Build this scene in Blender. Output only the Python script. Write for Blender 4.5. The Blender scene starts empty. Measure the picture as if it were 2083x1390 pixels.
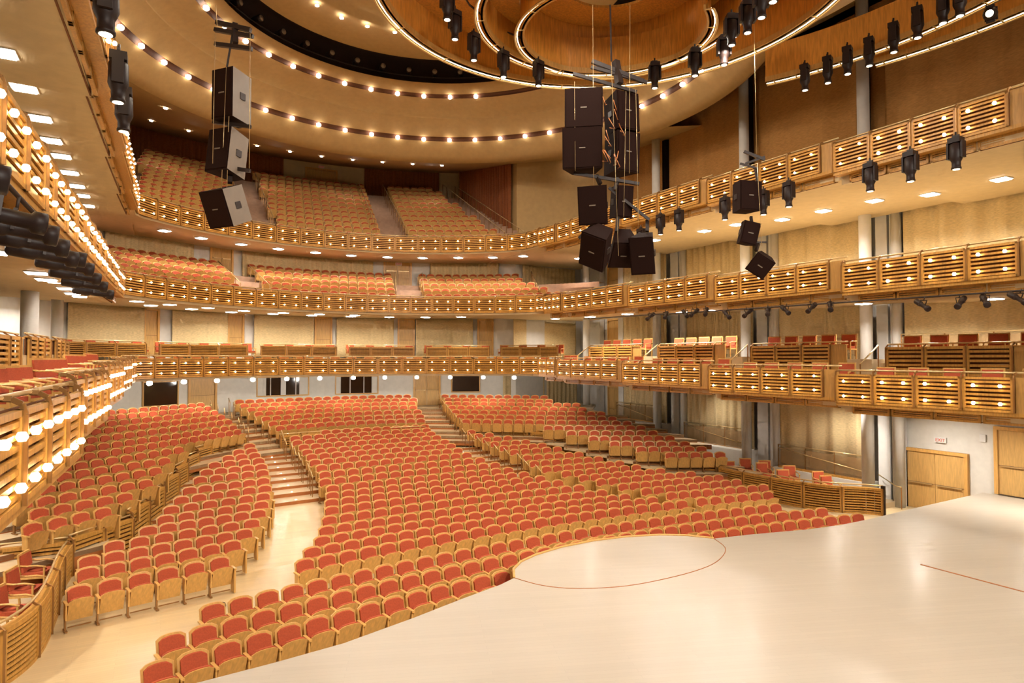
import bpy, math, random
from mathutils import Vector, Matrix
random.seed(7)
sc = bpy.context.scene
COL = sc.collection
PI = math.pi
# ------------------------------------------------------------------ camera
EYE = 5.8
cam_d = bpy.data.cameras.new('camera'); cam = bpy.data.objects.new('camera', cam_d); COL.objects.link(cam)
cam.location = (0, 0, EYE)
cam.rotation_euler = (math.radians(90) + math.atan(35/1330), 0, math.radians(-28))
cam_d.sensor_width = 36; cam_d.lens = 36*1330/2083; cam_d.clip_end = 300; cam_d.clip_start = .05
sc.camera = cam
SA, CA = math.sin(math.radians(28)), math.cos(math.radians(28))
def depth(x, y): return x*SA + y*CA
def to_px(x, y, z):
    D = depth(x, y); return 1041.5 + 1330*(x*CA - y*SA)/D, 730 - 1330*(z-EYE)/D
# ------------------------------------------------------------------ materials
def srgb(r, g, b):
    return tuple(((c/255)/12.92 if c/255 <= .04045 else ((c/255+.055)/1.055)**2.4) for c in (r, g, b)) + (1,)
def mat(name, col, rough=.5, metal=0, kind=None, scale=4, amt=.12, emit=None, strength=0, bump=0, alpha=1, coat=0):
    m = bpy.data.materials.new(name); m.use_nodes = True
    nt = m.node_tree; b = nt.nodes['Principled BSDF']
    b.inputs['Roughness'].default_value = rough; b.inputs['Metallic'].default_value = metal
    if coat: b.inputs['Coat Weight'].default_value = coat; b.inputs['Coat Roughness'].default_value = .2
    if alpha < 1: b.inputs['Alpha'].default_value = alpha
    tc = nt.nodes.new('ShaderNodeTexCoord'); mp = nt.nodes.new('ShaderNodeMapping')
    nt.links.new(tc.outputs['Object'], mp.inputs['Vector'])
    tex = nt.nodes.new('ShaderNodeTexNoise'); tex.inputs['Scale'].default_value = scale; tex.inputs['Detail'].default_value = 3
    if kind == 'grain': mp.inputs['Scale'].default_value = (6, 6, .7)
    if kind == 'grainx': mp.inputs['Scale'].default_value = (.5, 8, 8)
    if kind == 'weave': mp.inputs['Scale'].default_value = (1, 1, 6)
    nt.links.new(mp.outputs['Vector'], tex.inputs['Vector'])
    mx = nt.nodes.new('ShaderNodeMix'); mx.data_type = 'RGBA'; mx.blend_type = 'MULTIPLY'
    mx.inputs[0].default_value = 1
    rp = nt.nodes.new('ShaderNodeValToRGB')
    rp.color_ramp.elements[0].position = .3; rp.color_ramp.elements[0].color = (1-amt*1.6,)*3 + (1,)
    rp.color_ramp.elements[1].position = .7; rp.color_ramp.elements[1].color = (1+amt*.3,)*3 + (1,)
    nt.links.new(tex.outputs['Fac'], rp.inputs['Fac'])
    mx.inputs[6].default_value = col
    nt.links.new(rp.outputs['Color'], mx.inputs[7]); nt.links.new(mx.outputs[2], b.inputs['Base Color'])
    if bump:
        bp = nt.nodes.new('ShaderNodeBump'); bp.inputs['Strength'].default_value = bump
        nt.links.new(tex.outputs['Fac'], bp.inputs['Height']); nt.links.new(bp.outputs['Normal'], b.inputs['Normal'])
    if emit:
        b.inputs['Emission Color'].default_value = emit; b.inputs['Emission Strength'].default_value = strength
    return m
def plank_mat(name, col, plank=(1.6, .12), rough=.3, amt=.16, rot=0, line=.5):
    m = mat(name, col, rough, coat=.3)
    nt = m.node_tree; b = nt.nodes['Principled BSDF']
    tc = nt.nodes.new('ShaderNodeTexCoord'); mp = nt.nodes.new('ShaderNodeMapping'); mp.inputs['Rotation'].default_value = (0, 0, rot)
    br = nt.nodes.new('ShaderNodeTexBrick'); br.inputs['Scale'].default_value = 1
    br.inputs['Brick Width'].default_value = plank[0]; br.inputs['Row Height'].default_value = plank[1]
    br.inputs['Mortar Size'].default_value = .003; br.inputs['Mortar Smooth'].default_value = .5
    br.inputs['Color1'].default_value = col; br.inputs['Color2'].default_value = tuple(c*(1-amt) for c in col[:3]) + (1,)
    br.inputs['Mortar'].default_value = tuple(c*line for c in col[:3]) + (1,)
    nt.links.new(tc.outputs['Object'], mp.inputs['Vector']); nt.links.new(mp.outputs['Vector'], br.inputs['Vector'])
    nt.links.new(br.outputs['Color'], b.inputs['Base Color'])
    return m
M = {}
M['wood'] = mat('slat_wood', srgb(206, 150, 70), .42, kind='grain', amt=.18)
M['panel'] = mat('panel_wood', srgb(198, 148, 80), .4, kind='grain', amt=.14)
M['canopy'] = mat('canopy_wood', srgb(214, 142, 58), .35, kind='grain', scale=3, amt=.2)
M['darkwood'] = mat('dark_wood', srgb(96, 52, 22), .6, kind='grain')
M['back'] = mat('recess_board', srgb(120, 70, 30), .8)
M['seatwood'] = mat('seat_wood', srgb(226, 174, 98), .35, kind='grain', amt=.12)
M['red'] = mat('red_fabric', srgb(190, 84, 48), .85, scale=40, amt=.12, bump=.2)
M['rail'] = mat('brass_rail', srgb(226, 196, 140), .28, metal=.55, amt=.03)
M['post'] = mat('bronze_post', srgb(160, 116, 66), .35, metal=.5, amt=.05)
M['steel'] = mat('rig_steel', srgb(44, 30, 24), .5, metal=.1)
M['black'] = mat('black_housing', srgb(38, 24, 20), .5, amt=.1); M['black'].node_tree.nodes['Principled BSDF'].inputs['Specular IOR Level'].default_value = .3
M['spk'] = mat('speaker_cabinet', srgb(36, 18, 12), .8, scale=60, amt=.1)
M['spk'].node_tree.nodes['Principled BSDF'].inputs['Specular IOR Level'].default_value = .1
M['spkside'] = mat('speaker_grey_side', srgb(128, 112, 96), .55, amt=.06)
M['plaster'] = mat('cream_plaster', srgb(222, 196, 152), .75, amt=.05)
M['ceil'] = mat('ceiling_plaster', srgb(200, 166, 112), .8, amt=.05)
M['upstep'] = mat('upper_step', srgb(186, 150, 124), .8, amt=.1)
M['white'] = mat('white_paint', srgb(236, 232, 226), .6, amt=.03)
M['wall'] = mat('grey_white_wall', srgb(232, 226, 216), .7, amt=.04)
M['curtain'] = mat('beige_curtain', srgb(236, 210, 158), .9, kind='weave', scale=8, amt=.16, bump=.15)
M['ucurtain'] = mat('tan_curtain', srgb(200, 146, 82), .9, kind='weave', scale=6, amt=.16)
M['rcurtain'] = mat('rust_curtain', srgb(160, 92, 50), .9, kind='weave', scale=6, amt=.2)
M['tilewall'] = mat('stone_wall', srgb(212, 190, 156), .6, scale=14, amt=.1)
M['stage'] = plank_mat('stage_boards', srgb(200, 190, 174), (2.2, .11), .33, .05, math.radians(20), .85)
M['floor'] = plank_mat('maple_floor', srgb(222, 196, 150), (1.5, .1), .28, .1, 0, .75)
M['step'] = plank_mat('step_boards', srgb(216, 190, 150), (1.2, .1), .4, .1, 0, .8)
M['nosing'] = mat('stair_nosing', srgb(178, 106, 50), .5)
M['glass'] = mat('dark_glass', srgb(54, 34, 20), .08, amt=.02)
M['door'] = mat('door_veneer', srgb(216, 172, 104), .42, kind='grain', amt=.12)
M['bulb'] = mat('lit_bulb', (1, .9, .7, 1), .4, emit=(1, .72, .36, 1), strength=30)
M['rbulb'] = mat('lit_round_lamp', (1, .95, .85, 1), .4, emit=(1, .9, .74, 1), strength=22)
M['down'] = mat('lit_downlight', (1, 1, 1, 1), .4, emit=(1, .93, .82, 1), strength=40)
M['lens'] = mat('lit_lens', (1, 1, 1, 1), .4, emit=(1, .85, .6, 1), strength=6)
M['strip'] = mat('lit_strip', (1, .9, .7, 1), .4, emit=(1, .78, .46, 1), strength=8)
M['step_light'] = mat('lit_step_light', (1, .9, .8, 1), .4, emit=(1, .9, .7, 1), strength=12)
M['exit'] = mat('exit_red', srgb(214, 96, 74), .5, emit=srgb(220, 70, 50), strength=.25)
M['mesh'] = mat('mesh_screen', srgb(190, 150, 100), .7, alpha=.35)
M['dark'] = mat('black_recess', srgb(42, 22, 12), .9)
# ------------------------------------------------------------------ mesh builder
class MB:
    def __init__(s): s.v = []; s.f = []; s.mi = []; s.m = []; s.sm = []
    def slot(s, m):
        if m not in s.m: s.m.append(m)
        return s.m.index(m)
    def add(s, vs, fs, m, smooth=False, T=None):
        o = len(s.v); k = s.slot(m)
        if T is not None: vs = [tuple(T @ Vector(v)) for v in vs]
        s.v += [tuple(v) for v in vs]
        for f in fs: s.f.append(tuple(i+o for i in f)); s.mi.append(k); s.sm.append(smooth)
    def box(s, c, d, m, T=None, rz=0):
        x, y, z = d[0]/2, d[1]/2, d[2]/2; cz, sz = math.cos(rz), math.sin(rz)
        vs = []
        for k in (-1, 1):
            for (a, b) in ((-1, -1), (1, -1), (1, 1), (-1, 1)):
                px, py = a*x, b*y; vs.append((c[0]+px*cz-py*sz, c[1]+px*sz+py*cz, c[2]+k*z))
        s.add(vs, [(3, 2, 1, 0), (4, 5, 6, 7), (0, 1, 5, 4), (1, 2, 6, 5), (2, 3, 7, 6), (3, 0, 4, 7)], m, T=T)
    def beam(s, p, q, w, h, m, up=(0, 0, 1), T=None):
        p, q = Vector(p), Vector(q); d = (q-p)
        if d.length < 1e-6: return
        d.normalize(); u = Vector(up)
        if abs(d.dot(u)) > .98: u = Vector((1, 0, 0))
        r = d.cross(u).normalized(); u = r.cross(d)
        vs = []
        for e in (p, q):
            for (a, b) in ((-1, -1), (1, -1), (1, 1), (-1, 1)): vs.append(e + r*(a*w/2) + u*(b*h/2))
        s.add(vs, [(3, 2, 1, 0), (4, 5, 6, 7), (0, 1, 5, 4), (1, 2, 6, 5), (2, 3, 7, 6), (3, 0, 4, 7)], m, T=T)
    def tube(s, pts, r, m, n=6, T=None, cap=True, r2=None):
        pts = [Vector(p) for p in pts]; rings = []; vs = []; fs = []
        for i, p in enumerate(pts):
            d = (pts[min(i+1, len(pts)-1)] - pts[max(i-1, 0)])
            if d.length < 1e-7: d = Vector((0, 0, 1))
            d.normalize(); u = Vector((0, 0, 1)) if abs(d.z) < .95 else Vector((1, 0, 0))
            a = d.cross(u).normalized(); b = a.cross(d)
            rr = r if r2 is None else r + (r2-r)*i/(len(pts)-1)
            for k in range(n):
                t = 2*PI*k/n; vs.append(p + a*(rr*math.cos(t)) + b*(rr*math.sin(t)))
        for i in range(len(pts)-1):
            for k in range(n):
                k2 = (k+1) % n; fs.append((i*n+k, i*n+k2, (i+1)*n+k2, (i+1)*n+k))
        if cap: fs.append(tuple(range(n))[::-1]); fs.append(tuple((len(pts)-1)*n+k for k in range(n)))
        s.add(vs, fs, m, smooth=True, T=T)
    def lathe(s, prof, m, n=10, T=None, smooth=True):
        vs = []; fs = []
        for (r, z) in prof:
            for k in range(n): t = 2*PI*k/n; vs.append((r*math.cos(t), r*math.sin(t), z))
        for i in range(len(prof)-1):
            for k in range(n): k2 = (k+1) % n; fs.append((i*n+k, i*n+k2, (i+1)*n+k2, (i+1)*n+k))
        fs.append(tuple(range(n))[::-1]); fs.append(tuple((len(prof)-1)*n+k for k in range(n)))
        s.add(vs, fs, m, smooth=smooth, T=T)
    def prism(s, poly, z0, z1, m, T=None):
        n = len(poly); vs = [(x, y, z0) for x, y in poly] + [(x, y, z1) for x, y in poly]
        fs = [tuple(range(n))[::-1], tuple(range(n, 2*n))] + [(i, (i+1) % n, (i+1) % n+n, i+n) for i in range(n)]
        s.add(vs, fs, m, T=T)
    def slab(s, A, B, m, t=None, T=None):
        """ribbon between two polylines of 3D points (thickness t downward when given)"""
        n = len(A); vs = list(A) + list(B); fs = [(i, i+1, n+i+1, n+i) for i in range(n-1)]
        if t:
            vs += [(p[0], p[1], p[2]-t) for p in A] + [(p[0], p[1], p[2]-t) for p in B]; o = 2*n
            fs += [(o+n+i, o+n+i+1, o+i+1, o+i) for i in range(n-1)]
            fs += [(o+i, o+i+1, i+1, i) for i in range(n-1)] + [(n+i, n+i+1, o+n+i+1, o+n+i) for i in range(n-1)]
            fs += [(0, n, o+n, o), (n-1, o+n-1, o+2*n-1, 2*n-1)]
        s.add(vs, fs, m, T=T)
    def wallstrip(s, P, z0, z1, t, m, T=None):
        """vertical wall following plan polyline P with thickness t (to the left of travel)"""
        n = len(P); N = []
        for i in range(n):
            a = Vector(P[max(i-1, 0)][:2]); b = Vector(P[min(i+1, n-1)][:2]); d = (b-a).normalized(); N.append(Vector((-d.y, d.x)))
        z0f = z0 if isinstance(z0, (list, tuple)) else [z0]*n; z1f = z1 if isinstance(z1, (list, tuple)) else [z1]*n
        vs = []
        for i in range(n):
            p = Vector(P[i][:2]); q = p + N[i]*t
            vs += [(p.x, p.y, z0f[i]), (q.x, q.y, z0f[i]), (q.x, q.y, z1f[i]), (p.x, p.y, z1f[i])]
        fs = []
        for i in range(n-1):
            o = 4*i
            for k in range(4): k2 = (k+1) % 4; fs.append((o+k, o+k2, o+4+k2, o+4+k))
        fs += [(3, 2, 1, 0), tuple(4*(n-1)+k for k in range(4))]
        s.add(vs, fs, m, T=T)
    def mesh(s, name):
        me = bpy.data.meshes.new(name); me.from_pydata(s.v, [], s.f)
        for m in s.m: me.materials.append(M[m])
        me.polygons.foreach_set('material_index', s.mi); me.polygons.foreach_set('use_smooth', s.sm)
        me.validate(); me.update()
        # consistent outward normals
        import bmesh
        bm = bmesh.new(); bm.from_mesh(me); bmesh.ops.recalc_face_normals(bm, faces=bm.faces); bm.to_mesh(me); bm.free()
        return me
    def build(s, name, parent=None, loc=(0, 0, 0), rz=0):
        o = bpy.data.objects.new(name, s.mesh(name)); COL.objects.link(o)
        o.location = loc; o.rotation_euler = (0, 0, rz)
        if parent: o.parent = parent
        return o
def inst(name, me, parent=None, loc=(0, 0, 0), rz=0, rot=None):
    o = bpy.data.objects.new(name, me); COL.objects.link(o); o.location = loc
    o.rotation_euler = rot if rot else (0, 0, rz)
    if parent: o.parent = parent
    return o
def tag(o, label, cat, group=None, kind=None):
    if label:
        w = label.split(); assert 4 <= len(w) <= 16, (len(w), label)
        o['label'] = label
    if cat: o['category'] = cat
    if group: o['group'] = group
    if kind: o['kind'] = kind
    return o
def struct(o, label=None, cat=None):
    o['kind'] = 'structure'
    if label: o['label'] = label
    if cat: o['category'] = cat
    return o
def empty(name, loc=(0, 0, 0), rz=0):
    o = bpy.data.objects.new(name, None); COL.objects.link(o); o.location = loc; o.rotation_euler = (0, 0, rz); o.empty_display_size = .2
    return o
ORD = 'first second third fourth fifth sixth seventh eighth ninth tenth eleventh twelfth thirteenth fourteenth fifteenth sixteenth seventeenth eighteenth nineteenth twentieth twenty-first twenty-second twenty-third twenty-fourth twenty-fifth twenty-sixth twenty-seventh twenty-eighth twenty-ninth thirtieth thirty-first thirty-second thirty-third thirty-fourth thirty-fifth thirty-sixth thirty-seventh'.split()
def interp(pts, d):
    """point at arclength d along polyline"""
    for i in range(len(pts)-1):
        a, b = Vector(pts[i]), Vector(pts[i+1]); L = (b-a).length
        if d <= L or i == len(pts)-2: return a + (b-a)*(d/L), (b-a).normalized()
        d -= L
def plen(pts): return sum((Vector(pts[i+1])-Vector(pts[i])).length for i in range(len(pts)-1))
def arc(c, R, a0, a1, n): return [(c[0]+R*math.cos(math.radians(a0+(a1-a0)*i/n)), c[1]+R*math.sin(math.radians(a0+(a1-a0)*i/n))) for i in range(n+1)]
# ------------------------------------------------------------------ seating tables (plan metres)
C0 = (12.3, -31.0)
ZM = [0, 0, 0, .03, .1, .18, .23, .28, .35, .45, .57, .7, .8, .91, 1.0, 1.12, 1.22, 1.32, 1.42]
ZT = [.78, .93, 1.08, 1.23, 1.38, 1.53, 1.68, 1.83, 2.01, 2.2, 2.38, 2.54, 2.7]
def zR(R):
    t = (R-48.7)/.87
    if t <= 0: return 0
    if t >= 18: return 1.42
    i = int(t); return ZM[i] + (ZM[i+1]-ZM[i])*(t-i)
def yC(x, R): return C0[1] + math.sqrt(R*R-(x-C0[0])**2)
ROWS = []   # (block, row index, start, end, arc R or None, z, count)
for i, (R, x0, x1) in enumerate([(43.9, 9.0, 20.4), (45.02, -.05, 19.6), (46.03, .16, 19.3), (47.05, .91, 18.46)]):
    ROWS.append(('front pit block', i, (x0, yC(x0, R)), (x1, yC(x1, R)), R, 0, None))
Mx = [(3.11, 16.01), (3.48, 15.47), (3.94, 14.94), (4.26, 14.55), (4.54, 14.12), (4.82, 13.72), (5.02, 13.43), (5.25, 13.17), (5.46, 12.89), (5.38, 12.71), (5.56, 12.4), (5.62, 12.14), (5.53, 12.08), (5.57, 12.1), (5.55, 12.13), (5.56, 12.05), (5.44, 12.09), (5.48, 12.17), (7.12, 12.4)]
for i, (x0, x1) in enumerate(Mx):
    R = 48.7+.87*i; ROWS.append(('centre block', i, (x0, yC(x0, R)), (x1, yC(x1, R)), R, ZM[i], None))
Lb = [((-1.6, 17.19), (1.26, 17.96)), ((-1.54, 18.42), (1.66, 19.29)), ((-1.58, 19.24), (2.05, 20.16)), ((-1.11, 20.2), (2.34, 20.99)), ((-.35, 21.25), (2.64, 21.96)), ((.08, 22.25), (2.85, 22.94)), ((.24, 23.2), (3.03, 23.93)), ((.54, 24.12), (3.2, 24.85)), ((.81, 25.07), (3.26, 25.74)), ((1.19, 26.22), (3.35, 26.67)), ((1.45, 27.18), (3.41, 27.54)), ((1.78, 28.12), (3.42, 28.45)), ((2.34, 29.07), (3.38, 29.39)), ((2.82, 29.99), (3.34, 30.12)), ((3.35, 30.97), (3.36, 30.98))]
RBb = [((16.95, 17.55), (19.9, 17.19)), ((16.68, 18.82), (20.87, 18.25)), ((16.3, 19.8), (20.73, 19.48)), ((15.89, 20.7), (20.6, 20.35)), ((15.5, 21.6), (19.89, 21.21)), ((15.2, 22.4), (19.02, 22.15)), ((14.94, 23.3), (18.5, 23.14)), ((14.57, 24.3), (18.27, 24.03)), ((14.54, 25.3), (17.82, 25.04)), ((14.73, 26.25), (17.35, 25.95)), ((14.54, 27.18), (16.86, 27.08)), ((14.42, 28.01), (16.5, 27.92)), ((14.33, 28.83), (16.05, 28.77)), ((14.34, 29.76), (15.57, 29.8)), ((14.3, 30.6), (14.94, 30.66)), ((14.31, 31.52), (14.32, 31.52))]
for i, (a, b) in enumerate(Lb):
    z = zR(math.dist(((a[0]+b[0])/2, (a[1]+b[1])/2), C0)); ROWS.append(('left block', i, a, b, None, z, None))
for i, (a, b) in enumerate(RBb):
    z = zR(math.dist(((a[0]+b[0])/2, (a[1]+b[1])/2), C0)); ROWS.append(('right block', i, a, b, None, z, None))
TT = [((-2.94, 20.5), (-1.5, 21.61)), ((-2.95, 21.63), (-1.03, 22.81)), ((-3.4, 22.23), (-.52, 24.07)), ((-3.5, 23.2), (-.27, 25.56)), ((-3.7, 24.2), (0, 26.81)), ((-4.1, 24.4), (.48, 28.56)), ((-4.2, 25.1), (2.97, 32.74)), ((-4.4, 26.2), (2.84, 33.31)), ((-4.4, 27.25), (2.72, 34.43)), ((-4.4, 28.6), (2.45, 35.01)), ((-4.4, 29.55), (2.18, 35.77)), ((-4.5, 30.55), (1.94, 36.73)), ((-4.6, 31.5), (1.63, 37.14))]
TR = [((19.98, 22.56), (22.01, 21.6)), ((19.35, 23.79), (21.84, 22.58)), ((18.75, 24.99), (21.6, 23.39)), ((18.31, 26.08), (21.65, 24.49)), ((17.9, 27.39), (21.5, 25.55)), ((17.42, 28.8), (21.66, 26.66)), ((14.5, 32.54), (21.56, 27.63)), ((14.71, 33.76), (21.43, 28.75)), ((14.9, 34.88), (21.45, 29.8)), ((15.04, 35.75), (20.96, 30.9)), ((15.2, 36.7), (21.15, 31.8)), ((15.56, 37.59), (20.27, 33.41)), ((15.66, 38.4), (20.65, 34.6))]
TC = [((5.02, 33.64), (8.68, 34.48), (12.4, 33.92)), ((4.83, 34.6), (8.91, 35.42), (12.74, 35.0)), ((4.61, 35.48), (9.13, 36.38), (12.95, 36.0)), ((4.36, 36.3), (9.41, 37.34), (12.99, 36.85)), ((4.07, 37.0), (9.57, 38.2), (13.22, 37.7)), ((3.81, 37.85), (9.8, 38.98), (13.6, 38.5)), ((3.66, 38.8), (10.0, 39.74), (13.5, 39.4))]
for i, (a, b) in enumerate(TT): ROWS.append(('left terrace', i, a, b, None, ZT[i], None))
for i, (a, b) in enumerate(TR): ROWS.append(('right terrace', i, a, b, None, ZT[i], None))
for i, (a, m, b) in enumerate(TC): ROWS.append(('rear centre terrace', i, a, b, m, ZT[i+6], None))
def row_points(a, b, how, pitch=.555):
    """seat centres (x,y) and facing angle (local -Y axis points to the stage)"""
    out = []
    if isinstance(how, float) or isinstance(how, int):
        R = how; t0 = math.atan2(a[1]-C0[1], a[0]-C0[0]); t1 = math.atan2(b[1]-C0[1], b[0]-C0[0])
        n = max(1, round(abs(t1-t0)*R/pitch)+1)
        for k in range(n):
            t = t0 + (t1-t0)*k/max(1, n-1); out.append((C0[0]+R*math.cos(t), C0[1]+R*math.sin(t), t-PI/2))
        return out
    pts = [a, how, b] if how else [a, b]
    if how:   # quadratic through three points
        def P(t): return tuple((1-t)*(1-2*t)*a[k] + 4*t*(1-t)*how[k] + t*(2*t-1)*b[k] for k in (0, 1))
        pts = [P(i/12) for i in range(13)]
    L = plen(pts); n = max(1, round(L/pitch)+1) if L > .1 else 1
    for k in range(n):
        p, d = interp(pts, L*k/max(1, n-1)); ang = math.atan2(d.y, d.x) if n > 1 else 0
        out.append((p.x, p.y, ang))
    return out
# ------------------------------------------------------------------ theatre seat (origin: floor under the back's top edge, front = -Y)
def arch(w, zlo, zhi, crown, n, yb, lean):
    """outline of a board with a crowned top: list of (x,z)"""
    pts = [(-w/2, zlo), (w/2, zlo)]
    for k in range(n+1):
        t = k/n; x = w/2 - w*t; e = (2*t-1)
        pts.append((x, zhi - crown*(e*e) - (.03 if k in (0, n) else 0)))
    return pts
def board(mb, pts, y_of, thick, m, bow=0, w=.5):
    n = len(pts); vs = []
    for s in (0, 1):
        for (x, z) in pts: vs.append((x, y_of(z) + (-thick if s == 0 else 0) + bow*(2*x/w)**2*-1, z))
    fs = [tuple(range(n)), tuple(range(n, 2*n))[::-1]] + [((i+1) % n, i, i+n, (i+1) % n+n) for i in range(n)]
    mb.add(vs, fs, m)
yb = lambda z: -.13*(1-(z-.3)/.56)
def seat_parts(n=6):
    fr = MB(); board(fr, arch(.5, .3, .87, .045, n, 0, 0), yb, .03, 'seatwood')
    fr.box((0, -.2, .05), (.44, .03, .02), 'post')
    cu = MB(); board(cu, arch(.42, .44, .835, .035, n, 0, 0), lambda z: yb(z)-.03, .05, 'red')
    pan = MB(); board(pan, arch(.47, .19, .68, .03, n, 0, 0), lambda z: -.19-.15*(z-.2)/.4, .035, 'seatwood')
    pc = MB(); board(pc, arch(.45, .28, .69, .03, n, 0, 0), lambda z: -.14-.15*(z-.2)/.4, .055, 'red')
    ar = MB(); ar.box((-.275, -.28, .6), (.06, .3, .035), 'seatwood'); ar.box((-.275, -.27, .42), (.03, .2, .34), 'seatwood'); ar.box((-.275, -.25, .13), (.03, .1, .26), 'post'); ar.box((-.275, -.27, .02), (.05, .26, .03), 'post')
    return fr, cu, pan, pc, ar
fr, cu, pan, pc, ar = seat_parts()
SEAT = {k: v.mesh(k) for k, v in (('seat_frame', fr), ('back_cushion', cu), ('seat_pan', pan), ('seat_cushion', pc), ('armrest', ar))}
end_ar = MB(); end_ar.box((.275, -.28, .6), (.06, .3, .035), 'seatwood'); end_ar.box((.275, -.26, .3), (.04, .26, .58), 'seatwood')
SEAT['end'] = end_ar.mesh('end_panel')
LOW = MB()
for q in seat_parts(4):
    for m in range(len(q.m)):
        fs = [f for f, k in zip(q.f, q.mi) if k == m]; LOW.add(q.v, fs, q.m[m])
allseats = []
for (blk, ri, a, b, how, z, _) in ROWS:
    pts = row_points(a, b, how)
    if blk.endswith('block') and how is None: # follow the common circle's bearing
        pts = [(x, y, math.atan2(y-C0[1], x-C0[0])-PI/2) for x, y, _ in pts]
    for k, (x, y, ang) in enumerate(pts): allseats.append([blk, ri, k, len(pts), x, y, z, ang])
def hidden(s):
    px, py = to_px(s[4], s[5], s[6]+.6)
    if not (-10 < px < 2093 and py < 1410): return True
    if s[0] == 'left terrace' and px < 150: return True
    # behind the stage edge
    if s[0] == 'front pit block' and s[1] == 0: return not (px > 1400)
    return False
vis = sorted([s for s in allseats if not hidden(s)], key=lambda s: depth(s[4], s[5]))
near = vis[:300]; near_id = set(id(s) for s in near)
for s in near:
    blk, ri, k, n, x, y, z, ang = s
    r = inst('theater_seat', SEAT['seat_frame'], None, (x, y, z), ang)
    tag(r, f'red theater seat, {ORD[k]} from the left in the {ORD[ri]} row of the {blk}', 'seat', f'red theater seats in the {blk}')
    for nm in ('back_cushion', 'seat_pan', 'armrest'): inst(nm, SEAT[nm], r)
    c = [o for o in r.children if o.name.startswith('seat_pan')]
    inst('seat_cushion', SEAT['seat_cushion'], c[0] if c else r)
    if k == n-1: inst('armrest', SEAT['end'], r)
rest = MB()
def rest_seat(x, y, z, ang):
    T = Matrix.Translation((x, y, z)) @ Matrix.Rotation(ang, 4, 'Z')
    o = len(rest.v); rest.v += [tuple(T @ Vector(v)) for v in LOW.v]
    if not rest.m: rest.m = list(LOW.m)
    rest.f += [tuple(i+o for i in f) for f in LOW.f]; rest.mi += LOW.mi; rest.sm += LOW.sm
for s in allseats:
    if id(s) not in near_id:
        if s[0] == 'front pit block' and s[1] == 0 and s[4] < 10: continue
        rest_seat(s[4], s[5], s[6], s[7])
# ------------------------------------------------------------------ balcony seating (second and third balcony)
C2, C3 = (9.0, 24.3), (8.7, 25.3)
T2Z = [8.85, 9.27, 9.69, 10.1, 10.5]; T2R = [13.7+.9*k for k in range(5)]
T3R = [13.1+.87*k for k in range(12)]; T3Z = [12.45+.49*k for k in range(12)]
def ring_seats(c, R, z, a0, a1, gap, xlim):
    n = int(math.radians(a0-a1)*R/.56)
    for k in range(n+1):
        a = math.radians(a0) - k*.56/R
        x, y = c[0]+R*math.cos(a), c[1]+R*math.sin(a)
        if xlim[0] < x < xlim[1] and not gap(x, y): rest_seat(x, y, z, a-PI/2)
def gap2(x, y): return abs(x-(4.2-(y-37)*.2)) < .85 or abs(x-(12.9+(y-36.5)*.25)) < .85
def gap3(x, y): return abs(x-4.5) < .85 or abs(x-(11.9+(y-36.2)*.15)) < .85
for R, z in zip(T2R, T2Z): ring_seats(C2, R, z, 148, 33, gap2, (-4, 20.2))
for R, z in zip(T3R, T3Z): ring_seats(C3, R, z, 155, 30, gap3, (-1.4, 17.9))
o = rest.build('theater_seat')
tag(o, 'the farther red theater seats, rows on rows up to the upper balconies', 'seats', 'farther theater seats', 'stuff')
# ------------------------------------------------------------------ floors
fl = MB(); XL, XR = -2.4, 22.4
xs = [XL+(XR-XL)*i/16 for i in range(17)]
fl.box((8.6, 9.2, -.1), (40, 7.6, .2), 'floor')     # flat floor under the front seats and the stage
prev = [(x, 13.0, 0) for x in xs]
edges = [48.7+.87*i+.1 for i in range(19)]
cur = [(x, yC(x, 51.2), 0) for x in xs]
fl.slab(prev, cur, 'floor'); prev = cur
for i in range(3, 19):
    R = edges[i]; z = ZM[i]
    a = [(p[0], p[1], z) for p in prev]; b = [(x, yC(x, R), z) for x in xs]
    if i < 10: b = [(x, yC(x, R), z) for x in xs]; fl.slab(prev, b, 'floor'); prev = b; continue
    fl.slab(prev, a, 'nosing'); fl.slab(a, b, 'step'); prev = b
w = [(x, yC(x, 65.3), 1.42) for x in xs]; fl.slab(prev, w, 'step')
# side aprons so the terraces have ground under them
fl.box((-5.65, 22, -.1), (6.5, 18, .2), 'floor'); fl.box((24.3, 22, -.1), (3.8, 18, .2), 'floor')
struct(fl.build('floor'))
# terrace treads: T1..T6 left, R1..R6 right, T7..13 continuous
def treads(mb, lines, zs, first_z0):
    for k, (ln, z) in enumerate(zip(lines, zs)):
        pv = lines[k-1] if k else None
        front = [(x, y, z) for x, y in (pv if pv else [(x+.0, y-1.0) for x, y in ln])]
        z0 = zs[k-1] if k else first_z0
        mb.slab([(p[0], p[1], z0) for p in front], front, 'nosing'); mb.slab(front, [(x, y, z) for x, y in ln], 'step', t=.12)
sh = .12
tl = MB(); lines = []
for (a, b) in TT[:6]:
    d = Vector((b[0]-a[0], b[1]-a[1])).normalized(); a2 = (a[0]-d.x*6, a[1]-d.y*6); b2 = (b[0]+d.x*.35, b[1]+d.y*.35)
    n = (-d.y*sh, d.x*sh); lines.append([(a2[0]+n[0], a2[1]+n[1]), (b2[0]+n[0], b2[1]+n[1])])
treads(tl, lines, ZT[:6], 0)
rl = []
for (a, b) in TR[:6]:
    d = Vector((b[0]-a[0], b[1]-a[1])).normalized(); a2 = (a[0]-d.x*.35, a[1]-d.y*.35); b2 = (b[0]+d.x*1.2, b[1]+d.y*1.2)
    n = (-d.y*sh, d.x*sh); rl.append([(a2[0]+n[0], a2[1]+n[1]), (b2[0]+n[0], b2[1]+n[1])])
treads(tl, rl, ZT[:6], 0)
full = []
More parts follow.
